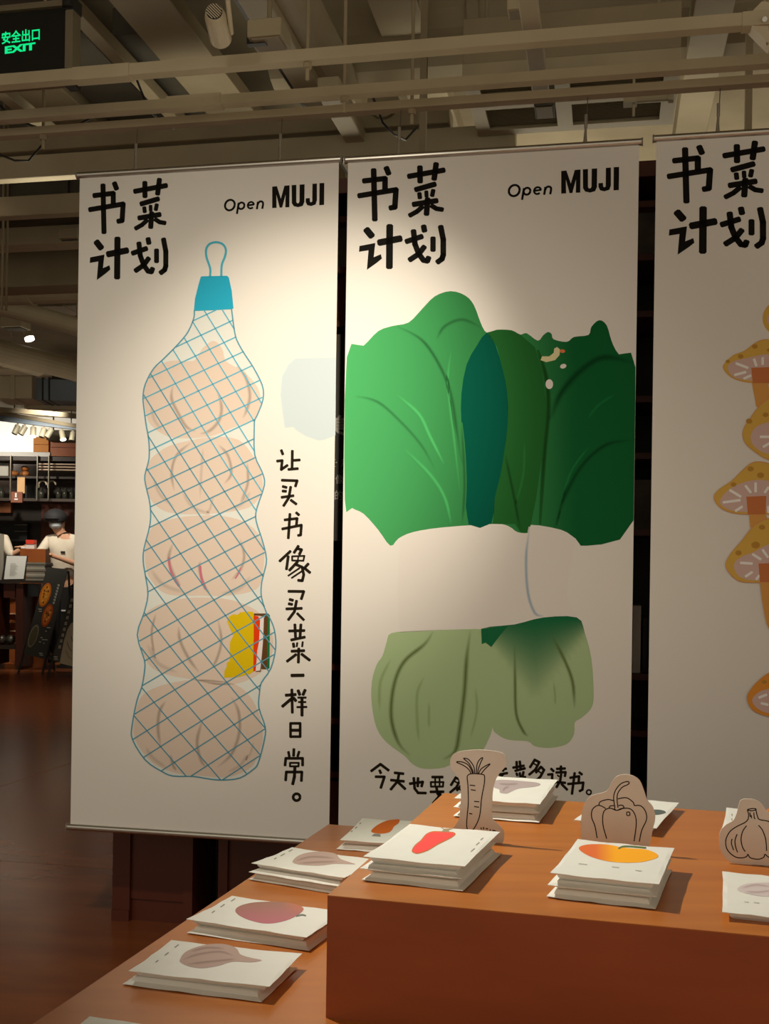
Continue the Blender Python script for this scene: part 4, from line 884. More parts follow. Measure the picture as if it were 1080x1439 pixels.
for uu in (67, 76):
    q = MB(); q.bar(Py(uu, 551, 10.7), Py(uu+2, 551, 10.7), .37, .22); put('band', q, blackm, T)
a_, b_ = Py(36, 571, 10.9), Py(120, 574, 10.9); duct('narrow conduit box under the blue grey duct', a_, b_, .1, .05, pipem)
a_, b_ = Py(-30, 573, 11.4), Py(260, 598, 11.0); duct('thin slanting conduit over the kitchen', a_, b_, .05, .05, pipem2, flange=False)
a_, b_ = Py(-30, 575, 11.9), Py(260, 625, 11.2); duct('thin steep conduit over the kitchen', a_, b_, .04, .04, pipem2, flange=False)
for k, uu in enumerate((10, 4)):
    v0 = (345, 343)[k]; pt = Pz(uu, v0, 2.6)
    q = MB(); q.tube([Vector((pt.x, pt.y, 2.3)), Vector((pt.x, pt.y, 3.32))], .006, 8)
    one('drop_rod', q, pipem2, ['vertical hanger rod in the left opening near the frame edge', 'leftmost vertical hanger rod in the left opening'][k], 'rod', 'hanger rods on the left', smooth=True)
# more pieces between the rails and in the left opening
a_, b_ = dd(150, 60, 2.95, 1.4, 1.9); duct('narrow painted beam running away from the exit sign', a_, b_, .05, .05, pipem2, 'beam', 'cross_beam', False)
a_, b_ = dd(30, 150, 2.85, 1.2, 1.9); duct('narrow painted beam below the exit sign', a_, b_, .05, .04, pipem, 'beam', 'cross_beam', False)
a_, b_ = dd(500, 190, 2.66, .4, 1.2); duct('stubby painted duct above the gap between garlic and bok choy banners', a_, b_, .07, .06, pipem, flange=False)
a_, b_ = dd(750, 60, 2.55, .5, .42); duct('painted bar crossing the louvred unit in its middle', a_, b_, .05, .02, pipem, 'bar', 'cross_bar', False)
a_, b_ = dd(985, 90, 2.9, .6, 2.6); duct('wide painted beam right of the louvred unit', a_, b_, .12, .10, pipem2, 'beam', 'cross_beam', False)
for k, (u_, v_, u2, v2, z_) in enumerate(((-20, 150, 130, 185, 2.6), (190, 130, 260, 185, 2.62), (520, 150, 585, 200, 2.56), (-20, 205, 60, 222, 2.58))):
    a_, b_ = Pz(u_, v_, z_), Pz(u2, v2, z_); m_ = (a_+b_)/2-Z*.03
    q = MB(); q.tube([a_+Z*.05, a_.lerp(m_, .5)-Z*.005, m_, m_.lerp(b_, .5)-Z*.005, b_+Z*.05], .004, 6)
    one('loose_cable', q, blackm, ['black cable sagging below the exit sign', 'black cable sagging between second and third rail', 'black cable above the left end of the bok choy banner', 'black cable at the left frame edge above the opening'][k], 'cable', 'loose cables under the ceiling', smooth=True)
for k, (u_, v_, Y_, w_, h_) in enumerate(((22, 455, 7.9, .16, .07), (88, 452, 7.6, .12, .05), (104, 333, 5.4, .10, .05), (15, 505, 9.5, .30, .08))):
    c = Py(u_, v_, Y_); T = thing('mounting_box', c, ['pale mounting box above the small lit lamp', 'flat pale box right of the small lit lamp', 'small pale box under a beam beside the garlic banner', 'wide pale box above the air conditioning duct'][k], 'mounting box', 'mounting boxes in the left opening')
    q = MB(); q.cbox(c, w_, .14, h_, e, d); put('box', q, (pipem, pipem2)[k % 2], T, bevel=.004)
    q = MB(); q.cbox(c-Z*(h_/2+.004), w_*.8, .1, .006, e, d); put('lid', q, darkduct, T)
    q = MB(); q.tube([c+Z*h_/2, Vector((c.x, c.y, 3.32))], .006, 6); put('hanger_rod', q, pipem2, T)
# dark upright shaft seen behind rails
a_ = Pz(345, 160, 3.0); q = MB(); q.cbox((a_.x+.35, a_.y+.5, 2.75), .12, .12, 1.1, e, d); one('hanging_post', q, pipem2, 'square painted post hanging from the slab behind the third rail', 'post')
for k, (uu, vv) in enumerate(((594, 190), (1051, 150))):
    p_ = Py(uu, vv, 3.6); q = MB(); q.cbox((p_.x, p_.y, 2.78), .022, .022, 1.05, e, d)
    one('hanging_post', q, pipem2, ['thin vertical post above the bok choy banner', 'thin vertical post at the right above the mushroom banner', 'thin vertical post above the left corner of the garlic banner'][k], 'post', 'thin posts above the banners')
# louvred air unit
T0 = Pz(640, 190, 2.78)
zu = 2.62
P00, P10, P11, P01 = Pz(672, 192, zu), Pz(945, 172, zu), Pz(930, 92, zu), Pz(590, 118, zu)
ex_ = e; o_ = P00; Wd = (P10-P00).dot(e); Dd = Wd*.0+abs((P01-P00).dot(d)); 
un = thing('air_unit', o_-d*Dd, 'louvred air conditioning unit hung above the bok choy banner', 'air unit')
ob0 = o_-d*Dd
q = MB(); q.box(ob0+Z*.05, e*Wd, d*Dd, Z*.14); put('casing', q, pipem2, un, bevel=.004)
fr_ = .045
q = MB()
for (a, b, wa, wb) in ((0, 0, Wd, fr_), (0, Dd-fr_, Wd, fr_), (0, fr_, fr_, Dd-2*fr_), (Wd-fr_, fr_, fr_, Dd-2*fr_), (Wd*.42, fr_, .05, Dd-2*fr_), (fr_, Dd*.45, Wd*.42-fr_, .03), (Wd*.42+.05, Dd*.45, Wd*.58-.05-fr_, .03)):
    q.box(ob0+e*a+d*b, e*wa, d*wb, Z*.05)
put('frame', q, pipem, un)
q = MB(); q.box(ob0+Z*.040+e*fr_+d*fr_, e*(Wd-2*fr_), d*(Dd-2*fr_), Z*.004); put('backing', q, blackm, un)
for a in (.1, .9):
    for b in (.15, .85):
        c = ob0+e*Wd*a+d*Dd*b+Z*.18; q = MB(); q.tube([c, Vector((c.x, c.y, 3.32))], .006, 8); put('hanger_rod', q, pipem2, un)
nb = 26
for i in range(nb):
    b = fr_+(Dd-2*fr_)*(i+.5)/nb
    q = MB(); q.box(ob0+e*fr_+d*b+Z*.008, e*(Wd-2*fr_), d*.012+Z*.012, Z*.002); put('louvre_blade', q, pipem2, un)
# junction boxes
def jbox(u, v, z, sx, sy, sz, label, m=pipem, top=3.32):
    p = Pz(u, v, z); T = thing('junction_box', p, label, 'junction box', 'junction boxes on the ceiling')
    q = MB(); q.cbox(p+Z*sz/2, sx, sy, sz, e, d); put('box', q, m, T, bevel=.003)
    q = MB(); q.cbox(p-Z*.001, sx*.8, sy*.8, .003, e, d); put('lid', q, pipem2, T)
    q = MB(); q.tube([p+Z*sz, Vector((p.x, p.y, top))], .007, 8); put('conduit', q, pipem2, T)
jbox(725, 20, 2.62, .045, .06, .05, 'small square junction box in front of the round air duct')
jbox(378, 62, 2.62, .10, .10, .05, 'pale junction box beside the black plate above the garlic banner')
jbox(765, 158, 2.53, .06, .1, .07, 'dark junction box under the louvred unit', darkduct, 2.619)
q = MB(); p = Pz(361, 56, 2.63); q.cbox(p, .055, .02, .03, e, d); one('black_plate', q, blackm, 'small black plate fixed left of the pale junction box', 'plate')
p = Pz(890, 140, 2.54); q = MB(); q.tube([p, p+e*.10], .012, 10); q.tube([p+e*.1, p+e*.115], .018, 8); q.cbox(p-e*.01+Z*.01, .04, .04, .05, e, d); q.tube([p-Z*.05, Vector((p.x, p.y, 2.619))], .004, 8)
one('pipe_valve', q, pipem, 'small painted valve at the right corner of the louvred unit', 'valve')
# camera-like lamp in the top left
p = Py(308, 22, 2.75)
T = thing('ceiling_lamp', p+Z*.02, 'white cylindrical track lamp with a striped round face, near the top edge', 'lamp')
wl = mat('lamp_white', L(205, 192, 165), .4, noise=L(198, 185, 158), scale=9)
top_ = Py(301, 17, 2.62); bot_ = Py(311, 58, 2.74); axl = (top_-bot_).normalized()
q = MB(); q.tube([top_, top_-axl*.02, bot_+axl*.012, bot_], [.021, .026, .027, .019], 24); put('housing', q, wl, T, smooth=False)
q = MB(); fc = (CAM-top_).normalized(); q.tube([top_+axl*.001, top_+axl*.004], .019, 24); put('lens', q, blackm, T)
for j in range(-3, 4):
    sd = axl.orthogonal().normalized(); s2_ = axl.cross(sd); hl = math.sqrt(max(0, .018**2-(j*.005)**2)); c = top_+axl*.005+sd*j*.005
    q = MB(); q.bar(c-s2_*hl, c+s2_*hl, .0022, .0022); put('louvre_fin', q, wl, T)
q = MB(); q.tube([top_-axl*.09+e*.03, top_-axl*.03+e*.034, top_+e*.03+Z*.05, top_+Z*.10-axl*.02, Vector((top_.x, top_.y, 3.32))], .006, 8); put('bracket', q, wl, T)
p = Py(1072, 12, 2.6)
T = thing('ceiling_lamp', p, 'white angular lamp bracket at the top right corner', 'lamp')
q = MB(); q.prism([Py(1058, 14, 2.6), Py(1054, 34, 2.6), Py(1082, 62, 2.6), Py(1110, 60, 2.6), Py(1110, 5, 2.6), Py(1070, 2, 2.6)], d*.05); put('housing', q, wl, T)
q = MB(); q.tube([Py(1074, 27, 2.59), Py(1074, 27, 2.585)], .006, 10); put('pivot_bolt', q, steel, T)
q = MB(); q.tube([Py(1078, 5, 2.62), Vector((*Py(1078, 5, 2.62).xy, 3.32))], .01, 8); put('stem', q, wl, T)
# small lit lamp on the left
p = Py(42, 478, 8.0)
T = thing('track_lamp', p, 'small lit track lamp hanging in the left opening', 'lamp')
ax_ = Vector((.35, -.1, -1)).normalized()
q = MB(); q.tube([p-ax_*.16, p-ax_*.02], [.035, .036], 16); put('housing', q, pipem2, T, smooth=False)
q = MB(); q.tube([p-ax_*.02, p], .034, 16); put('lens', q, mat('lit_lens', (1, .95, .85), .4, emit=((1, .93, .8), 4)), T)
q = MB(); q.tube([p-ax_*.16, p-ax_*.18+Z*.1, Vector((p.x-.05, p.y, 3.32))], .012, 8); put('stem', q, pipem2, T)
# exit sign
ye = 3.0
T = thing('exit_sign', Py(50, 100, ye), 'black hanging exit sign with green lit characters, cut by the left edge', 'sign')
# plane through the sign, slightly turned
sa = Py(98, 8, ye); sdir = e
sn = d
ps = lambda u, v: Ppl(u, v, Vector((sa.x, sa.y, 0)), sn)
W2 = .72
TR = ps(97, 9); BRt = ps(97, 101); hh = TR.z-BRt.z
q = MB(); q.box(TR-Z*hh-e*W2, e*W2, d*.02, Z*hh); put('panel', q, mat('exit_black', (.006, .007, .006), .35, noise=(.008, .009, .007), scale=4), T)
q = MB(); rr = .012
q.box(TR-e*(W2)-d*.012-Z*.002, e*W2, d*.044, Z*.016); q.box(TR-Z*(hh+.028)-e*W2-d*.012, e*W2, d*.044, Z*.03); put('frame_rail', q, mat('sign_alu', L(150, 140, 118), .45, .6, noise=L(138, 128, 106), scale=9), T)
q = MB(); q.box(TR-Z*hh-d*.012-e*.004, e*.022, d*.044, Z*hh); put('frame_upright', q, M['sign_alu'], T)
for zz in (TR.z+.002, TR.z-hh-.022):
    q = MB(); c = Vector((TR.x, TR.y, zz))+e*.006; q.tube([c-d*.016-Z*.014, c-d*.016+Z*.018], .016, 14); q.cbox(c+d*.008, .03, .05, .034, e, d); put('corner_cap', q, blackm, T)
grn = mat('exit_green', (0, .3, .1), .5, emit=((.0, .80, .24), 1.0), noise=(0, .32, .11), scale=3)
pf = lambda u, v: ps(u, v)-d*.0008
o_ = pf(2.5, 62.5); fonttext('lettering', '安全出口', o_, pf(56, 56.5)-o_, pf(2.5, 45)-o_, grn, T, .02)
o_ = pf(7, 76); fonttext('lettering', 'EXIT', o_, pf(50, 70)-o_, pf(7, 65.5)-o_, grn, T, .045)
for uu in (-30,):
    c = ps(uu, 0); q = MB(); q.tube([Vector((c.x, c.y+.01, TR.z)), Vector((c.x, c.y+.01, 3.32))], .006, 8); put('hanger_rod', q, pipem2, T)

# ================================================================== THE KITCHEN FAR LEFT
def kbox(u0, v0, u1, v1, Y, dep, m, name, label=None, cat=None, group=None, parent=None, bev=0):
    p = Py(u0, v1, Y); r_ = Py(u1, v1, Y); tp = Py(u0, v0, Y)
    q = MB(); q.box((p.x, Y, p.z), (r_.x-p.x, 0, 0), (0, dep, 0), (0, 0, tp.z-p.z))
    return put(name, q, m, parent, label=label, cat=cat, group=group, bevel=bev)
orange = mat('orange_crate', L(196, 128, 24), .6, noise=L(186, 112, 20), scale=6)
crate = mat('brown_crate', L(140, 66, 26), .55, noise=L(160, 90, 30), scale=3)
kdark = mat('kitchen_dark', L(58, 44, 32), .5, noise=L(44, 33, 24), scale=3)
kred = mat('kitchen_red_wood', L(112, 52, 28), .5, noise=L(96, 44, 24), scale=5, stretch=(8, 1, 1))
kmet = mat('kitchen_metal', L(132, 128, 116), .4, .7, noise=L(112, 108, 98), scale=9)
T = thing('kitchen_wall', Py(60, 940, 15.2), 'dark kitchen back partition behind the staff', 'partition')
kbox(-60, 641, 130, 934, 15.2, .1, kdark, 'panel', parent=T)
kbox(57, 702, 110, 790, 15.15, .05, kred, 'wood_panel', parent=T)
kbox(-20, 703, 15, 720, 15.1, .1, mat('warm_board', L(150, 88, 40), .5, noise=L(130, 72, 34), scale=5), 'wood_panel', parent=T)
kbox(0, 735, 38, 760, 15.05, .1, blackm, 'oven_front', parent=T)
for vv in (737, 746): kbox(20, vv, 38, vv+1, 15.0, .05, kmet, 'oven_handle', parent=T)
# shelf rack
T = thing('kitchen_rack', Py(50, 701, 14.4), 'hanging dark metal kitchen rack with shelves', 'rack')
kbox(-40, 640, 125, 646, 14.2, .5, kdark, 'rack_shelf', parent=T)
for uu in (-30, 120):
    c = Py(uu, 642, 14.6); q = MB(); q.tube([c, Vector((c.x, c.y, 3.32))], .012, 8); put('hanger_rod', q, kmet, T)
kbox(-40, 668, 125, 671, 14.3, .4, kdark, 'rack_shelf', parent=T)
kbox(-40, 699, 125, 703, 14.2, .5, kdark, 'rack_shelf', parent=T)
for uu in (14, 51.5, 67.5, 107): kbox(uu-.6, 640, uu+.6, 703, 14.15, .04, kmet, 'rack_post', parent=T)
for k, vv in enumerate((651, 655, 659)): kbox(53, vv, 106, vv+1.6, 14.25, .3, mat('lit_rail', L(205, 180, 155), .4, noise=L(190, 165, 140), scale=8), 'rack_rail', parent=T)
zS = {r: Py(0, v_, Y_).z+.001 for r, v_, Y_ in (('low', 699, 14.2), ('mid', 668, 14.3), ('top', 640, 14.2), ('cover', 634, 14.2))}
def kz(u0, v0, u1, zb_, Y, dep, m, name, label=None, cat=None, group=None, parent=None, bev=0):
    a = Py(u0, v0, Y); b = Py(u1, v0, Y); q = MB(); q.box((a.x, Y, zb_), (b.x-a.x, 0, 0), (0, dep, 0), (0, 0, a.z-zb_)); return put(name, q, m, parent, label=label, cat=cat, group=group, bevel=bev)
kz(36, 672, 51, zS['low'], 14.5, .15, blackm, 'storage_box', 'black box on the kitchen rack left of the middle post', 'box')
kbox(24, 670.5, 34.5, 693, 14.26, .02, mat('cream_card', L(226, 184, 130), .6, noise=L(215, 172, 120), scale=5), 'hanging_tag', 'cream price tag hanging on the kitchen rack', 'tag')
tg = kbox(15, 691, 31, 706, 14.17, .03, mat('brown_card', L(142, 84, 60), .6, noise=L(130, 76, 54), scale=5), 'hanging_tag', 'brown square tag with a small white bottle mark under the rack', 'tag')
pm[tg.name] = Matrix.Identity(4)
q = MB(); q.box(Py(21, 699, 14.16), (.022, 0, 0), (0, .008, 0), (0, 0, .055)); q.box(Py(20, 702.5, 14.16), (.045, 0, 0), (0, .008, 0), (0, 0, .018)); put('white_mark', q, mat('mark_white', (.8, .78, .76), .6, noise=(.75, .73, .71), scale=5), tg)
for k, (u0, v0, u1, v1, c) in enumerate(((-3, 650, 12, 662, (225, 222, 210)),)):
    kz(u0, v0, u1, zS['mid'], 14.4, .2, mat('white_tub', L(*c), .5, noise=L(205, 202, 190), scale=5), 'plastic_tub', 'white plastic tub at the left end of the kitchen rack', 'tub', bev=.01)
lb_ = ['wooden bowl lying on the kitchen rack left of the others', 'round wooden board in the middle of the rack group', 'wooden bowl with a pale rim on the kitchen rack']
bowlm = mat('bowl_wood', L(196, 128, 66), .5, noise=L(168, 100, 48), scale=8)
for k, (u, v, r) in enumerate(((20, 657, .05), (35, 653, .045), (35, 662, .05))):
    q = MB(); c = Py(u, v, 14.5); c.z = zS['mid']+r*.8 if k != 1 else zS['mid']+r*2.4+.001; q.sphere(c, r*1.2, .06, r*.8); one('wooden_bowl', q, bowlm, lb_[k], 'bowl', 'wooden bowls on the kitchen rack', smooth=True)
for k in range(5):
    u = (2, 58, 83, 92, 101)[k]; q = MB(); c = Py(u, 690, 14.5); c.z = zS['low']+.075; q.tube([c-Z*.075, c+Z*.03, c+Z*.05, c+Z*.08], [.04, .042, .02, .02], 14)
    one('jar', q, mat('jar_glass', L(92, 92, 82), .15, .3, noise=L(70, 70, 62), scale=6), 'dark glass jar on the lower rack shelf, %s' % ['at the left frame edge', 'below the pale trays', 'first of three near the banner', 'second of three near the banner', 'nearest to the banner edge'][k], 'jar', 'jars on the kitchen rack', smooth=True)
for k in range(2):
    c0 = Py((60, 73)[k], 675, 14.4); q = MB()
    q.tube([c0+Vector((.05*math.cos(a*math.pi/8), 0, -.06+.055*math.sin(a*math.pi/8))) for a in range(0, 9)]+[], .012, 8)
    q.tube([c0+Vector((-.05, 0, -.06)), c0+Vector((-.05, 0, -.1))], .01, 8)
    one('headphone_hook', q, mat('pale_hook', L(215, 200, 178), .5, noise=L(200, 185, 160), scale=6), ['pale curved utensil hanging left on the rack', 'pale curved utensil hanging right on the rack'][k], 'utensil', 'curved utensils on the rack', smooth=True)
# crates on top
def cratebox(u0, v0, u1, v1, Y, m, label):
    zc_ = zS['cover'] if u0 < 60 else zS['top']; v1 = 811-(zc_-HC)/Y*F-(U0-u0)*RHO
    T = thing('wooden_crate', Py(u0, v1, Y), label, 'crate', 'wooden crates on top of the kitchen rack')
    kz(u0, v0, u1, zc_, Y+.031, .35, m, 'body', parent=T)
    n = 2
    for i in range(n):
        h_ = (v1-v0)/n; kbox(u0, v0+i*h_+.3, u1, v0+(i+1)*h_-.3, Y, .03, m, 'slat', parent=T)
cratebox(47, 614, 68, 635.5, 14.25, orange, 'orange lit wooden crate on top of the kitchen rack')
cratebox(71, 616, 112, 643, 14.22, crate, 'brown wooden crate on top of the kitchen rack beside the banner')
kbox(-40, 634, 70, 640, 14.2, .5, whitewall, 'rack_cover', 'white ledge board on top of the kitchen rack', 'board')
# row of track lamps
T = thing('lamp_track', Py(0, 592, 13.0), 'long grey lamp track crossing above the kitchen', 'track')
a_ = Py(-20, 585, 13.0); b_ = Py(150, 605, 13.0)
q = MB(); q.bar(a_, b_, .06, .07); put('track', q, bluem, T)
for uu in (20, 100):
    p = a_.lerp(b_, (uu+20)/170); q = MB(); q.tube([p, Vector((p.x, p.y, 3.32))], .008, 6); put('hanger_rod', q, pipem2, T)
for k, (uu, tilt) in enumerate(((25, -.5), (35, -.7), (47, .1), (62, -.3), (72, -.8), (87, .4), (103, -.1))):
    p = a_.lerp(b_, (uu+20)/170)-Z*.035
    L1 = thing('track_lamp', p, 'grey track lamp above the kitchen, %s from the left' % ['first', 'second', 'third', 'fourth', 'fifth', 'sixth', 'seventh'][k], 'lamp', 'row of track lamps above the kitchen')
    ax_ = Vector((math.sin(tilt)*.7, -.3, -1)).normalized(); c = p-Z*.04
    q = MB(); q.tube([p, c], .012, 8); put('stem', q, pipem2, L1)
    q = MB(); q.tube([c-ax_*.01, c+ax_*.10], .034, 14); put('housing', q, mat('lamp_grey', L(140, 134, 112), .5, noise=L(128, 122, 102), scale=9), L1)
    if k in (2, 5):
        q = MB(); q.tube([c+ax_*.10, c+ax_*.108], .034, 14); put('lens', q, M['lit_lens'], L1)
# grey bulkhead beside lamps
T = thing('bulkhead', Py(65, 618, 13.6), 'grey bulkhead box behind the track lamps near the banner', 'bulkhead')
kbox(65, 604, 125, 618, 13.6, .3, mat('bulkhead_grey', L(120, 116, 98), .7, noise=L(108, 104, 88), scale=5), 'casing', parent=T)
for uu in (75, 118):
    c = Py(uu, 604, 13.7); q = MB(); q.tube([c-Z*.01, Vector((c.x, c.y, 3.32))], .01, 8); put('hanger_rod', q, pipem2, T)
# counter with brown box
kbox(-60, 776, 130, 790, 14.6, .5, kdark, 'kitchen_counter', 'dark kitchen work counter behind the staff', 'counter')
_k = Py(0, 776, 14.6)
q = MB(); q.box((_k.x-1, 14.65, 0), (2.1, 0, 0), (0, .4, 0), (0, 0, Py(130, 790, 14.6).z-.03)); one('counter_base', q, kdark, 'dark cupboard base under the kitchen counter', 'cupboard')
# podium table
YP = 12.4; zt_ = Py(0, 815, YP).z
q = MB(); l_, r_ = Py(-50, 818, YP).x, Py(60, 818, YP).x
T = thing('podium_table', (l_, YP, 0), 'dark wooden podium table carrying the framed menu', 'table')
q.box((l_, YP, zt_-.03), (r_-l_, 0, 0), (0, .5, 0), (0, 0, .03)); put('tabletop', q, kdark, T)
kbox(-12, 820, -4, 934, YP+.05, .4, darkwood, 'leg_panel', parent=T)
kbox(21, 820, 31, 936, YP+.05, .4, darkwood, 'leg_panel', parent=T)
kbox(5, 820, 21, 840, YP+.07, .3, darkwood, 'apron', parent=T)
kbox(-10, 907, 22, 912, YP+.05, .4, kdark, 'lower_shelf', parent=T)
kbox(31, 820, 54, 838, YP+.2, .1, bluem, 'grey_apron', parent=T, bev=0)
kbox(31, 838, 36, 925, YP+.2, .1, bluem, 'grey_leg', parent=T)
kz(8, 841, 22, 0, YP+1.5, .05, crate, 'wooden_cabinet', 'brown lit cabinet seen through the podium', 'cabinet')
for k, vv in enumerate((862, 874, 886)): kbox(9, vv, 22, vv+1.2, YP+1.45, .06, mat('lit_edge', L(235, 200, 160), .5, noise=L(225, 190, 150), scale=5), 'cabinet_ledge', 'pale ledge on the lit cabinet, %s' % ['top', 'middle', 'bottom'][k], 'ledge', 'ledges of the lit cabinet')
for k, (u, v) in enumerate(((2, 900), (15, 899))):
    q = MB(); c = Py(u, v, YP+.2); zz = Py(u, 907, YP+.05).z; q.sphere((c.x, c.y, zz+.056), .055, .055, .055); one('serving_bowl', q, kmet, ['grey rounded bowl on the podium shelf at the frame edge', 'small pale bowl on the podium shelf'][k], 'bowl', 'bowls on the podium shelf', smooth=True)
# framed menu
T = thing('framed_menu', Py(22, 815, YP+.05), 'white menu page in a black frame standing on the podium', 'menu')
def quadprism(pp_, Y, dy, th): return [Py(u, v, Y+(815-v)*dy) for u, v in pp_]
q = MB(); q.prism(quadprism([(2, 817), (35, 816), (39, 781), (8, 780)], YP+.02, .001, 0), Vector((0, .015, 0))); put('frame', q, blackm, T)
q = MB(); q.prism(quadprism([(5.5, 814), (33, 813.5), (37.5, 781.5), (9.5, 781)], YP+.012, .001, 0), Vector((0, .006, 0))); put('page', q, mat('menu_page', (.85, .86, .80), .6, noise=(.82, .83, .77), scale=4), T)
q = Ink(lambda u, v, off: Py(u, v, YP+.006+(815-v)*.001-off)); q.lay = 1
for k in range(9): q.line([(15-.2*k, 792+2*k), (15-.2*k+(7+5*((k*37) % 5)/5), 792+2*k)], .6, (.45, .45, .40))
put('small_print', q, ink, T)
# white side of left cash register
kz(-30, 750, 5, zt_, YP+.1, .02, mat('pale_screen', L(176, 170, 155), .5, noise=L(160, 154, 140), scale=4), 'display_screen', 'pale screen back at the left frame edge beside the framed menu', 'screen')
# magazines
mags = [mat('mag_%s' % n_, L(*c), .6, noise=L(*[int(x*.92) for x in c]), scale=5) for n_, c in (('grey', (150, 145, 130)), ('dark', (96, 90, 78)), ('red', (128, 74, 52)), ('pale', (196, 190, 172)))]
for k in range(11):
    z_ = zt_+k*.0185; l1 = Py(37+(k % 3)*.5, 800, YP+.05).x; r1 = Py(63+(k*7 % 4)*.6, 800, YP+.05).x
    q = MB(); q.box((l1, YP+.04, z_), (r1-l1, 0, 0), (0, .28, 0), (0, 0, .0175)); one('magazine', q, mags[(k*5) % 4 if k % 2 else 0], 'magazine %s in the stack beside the framed menu' % (['at the very bottom', 'second from the bottom', 'third from the bottom', 'fourth from the bottom', 'fifth from the bottom', 'in the exact middle', 'fifth from the top', 'fourth from the top', 'third from the top', 'second from the top', 'on top'][k]), 'magazine', 'stack of magazines on the podium')
zc = zt_+11*.0185
q = MB(); l1, r1 = Py(28, 790, 12.95).x, Py(64, 790, 12.95).x
q.box((l1, 12.95, 0), (r1-l1, 0, 0), (0, .14, 0), (0, 0, Py(30, 771, 12.95).z)); one('wooden_counter', q, crate, 'brown wooden service counter in front of the cook', 'counter')
zco = Py(30, 771, 12.95).z+.0005
# things on the counter: red and white cup box
q = MB(); a_ = Py(37, 770, 13.0).x; q.box((a_, 12.98, zco), (.10, 0, 0), (0, .08, 0), (0, 0, .055)); T = thing('snack_box', (a_, 12.98, zco), 'small white box with a red lid between the two workers', 'box'); put('carton', q, mat('carton', (.8, .74, .7), .6, noise=(.75, .69, .65), scale=5), T)
q = MB(); q.box((a_, 12.975, zco+.055), (.10, 0, 0), (0, .09, 0), (0, 0, .05)); put('lid', q, mat('red_lid', (.7, .05, .02), .5, noise=(.65, .04, .02), scale=6), T)
kz(29, 768, 35.5, zco, 12.97, .1, whitewall, 'folded_cloth', 'white folded cloth on the left end of the service counter', 'cloth', bev=.004)

# A-frame menu boards
def aframe(q4, Y0, lean, label, foods, side):
    T = thing('menu_board', Py(q4[0][0], q4[0][1]+12, Y0), label, 'menu board', 'leaning menu boards by the kitchen')
    vb = q4[0][1]
    bp_ = Py(q4[0][0], vb, Y0); nn = Vector((0, 1, -.26)).normalized(); fn = lambda u, v, off=0: Ppl(u, v, bp_, nn) - nn*off*8
    q = MB(); q.prism([fn(*p) for p in q4], Vector((0, .02, 0))); put('board', q, mat('board_black', L(52, 50, 42), .5, noise=L(44, 42, 36), scale=4), T)
    # legs
    b0, b1, t1, t0 = q4
    for (u, v), (tu, tv) in ((b0, t0), (b1, t1)):
        p0 = fn(u, v); dirv = (fn(tu, tv)-p0).normalized(); k = p0.z/dirv.z
        q = MB(); q.tube([p0-dirv*k+Vector((0, .01, 0)), p0+dirv*.3+Vector((0, .01, 0))], .012, 8); put('leg', q, blackm, T)
        q = MB(); tt = fn(tu, tv); q.tube([Vector((tt.x, tt.y+.03, tt.z-.02)), Vector((tt.x+.03, tt.y+.22, 0))], .012, 8); put('rear_leg', q, blackm, T)
    return T, fn
T, fn = aframe([(33, 918), (64, 927), (95, 800), (66, 797)], 12.0, .002, 'black menu board with two round pizzas, leaning beside the podium', [], 0)
q = Ink(fn); q.lay = 3; rt = .30
def rotell(cx, cy, rx, ry, r): return ell(cx, cy, rx, ry, 20, r)
q.poly(rotell(63.5, 836, 7.5, 17.5, rt), ob((205, 105, 35), (240, 235, 225))); q.poly(rotell(66.5, 865, 6.8, 17, rt), ob((175, 78, 30), (240, 235, 225)))
q.lay = 4; q.poly(rotell(63.5, 836, 5.6, 15, rt), ob((225, 140, 40), (240, 235, 225))); q.poly(rotell(66.5, 865, 5.0, 14, rt), ob((205, 110, 45), (240, 235, 225)))
q.poly(rotell(47, 894, 6, 17, .33), L(128, 120, 98)); q.lay = 5; q.poly(rotell(47, 894, 4.6, 14, .33), L(92, 85, 66))
random.seed(4)
for cx, cy in ((63.5, 836), (66.5, 865)):
    for k in range(14):
        a, r = random.random()*6.3, random.random()**.5; q.poly(rotell(cx+math.cos(a)*r*4+r*math.sin(a)*-3.6, cy+math.sin(a)*r*11.5, 1, 1.6, .3), ob((120, 60, 20) if k % 2 else (240, 175, 80), (240, 235, 225)))
put('food_print', q, ink, T, label='two round pizzas and a pale dish')
q = Ink(fn); q.lay = 6; wh = (.5, .49, .45)
for k in range(7):
    x, y = 82.5-1.15*k, 822+4.1*k
    q.line([(x-1.4, y), (x+1.6, y+.3)], 1.2, wh, False); q.line([(x-1.2, y+1.8), (x+1.2, y+2)], 1.0, wh, False); q.line([(x+1.0, y-.5), (x+.6, y+2.6)], .9, wh, False)
for (x, y, l) in ((54, 856, 5), (55, 859, 4), (66, 882, 5), (64, 887, 2), (57, 896, 3), (59, 899, 8), (55, 902, 3), (61, 904, 2), (55, 918, 5), (56, 920.5, 5)): q.line([(x, y), (x+l, y+.4)], 1.1, wh, False)
put('board_lettering', q, ink, T)
T, fn = aframe([(73, 928), (108, 938), (140, 800), (108, 800)], 11.55, .002, 'black menu board with a pale round dish, partly hidden by the garlic banner', [], 0)
q = Ink(fn); q.lay = 3
q.poly([(84, 932), (86, 920), (90, 900), (95, 884), (100, 876), (110, 872), (120, 880), (120, 939), (106, 937.5)], L(176, 168, 150)); q.lay = 4
q.soft([(94, 900), (97, 910), (102, 916)], 1.6, L(60, 54, 44), L(176, 168, 150)); q.soft([(100, 893), (101, 898), (103, 903)], 1.6, L(40, 34, 28), L(176, 168, 150)); q.soft([(92, 912), (96, 922), (103, 928)], 2, L(130, 120, 100), L(176, 168, 150))
put('food_print', q, ink, T, label='pale round dish')
q = Ink(fn); q.lay = 5
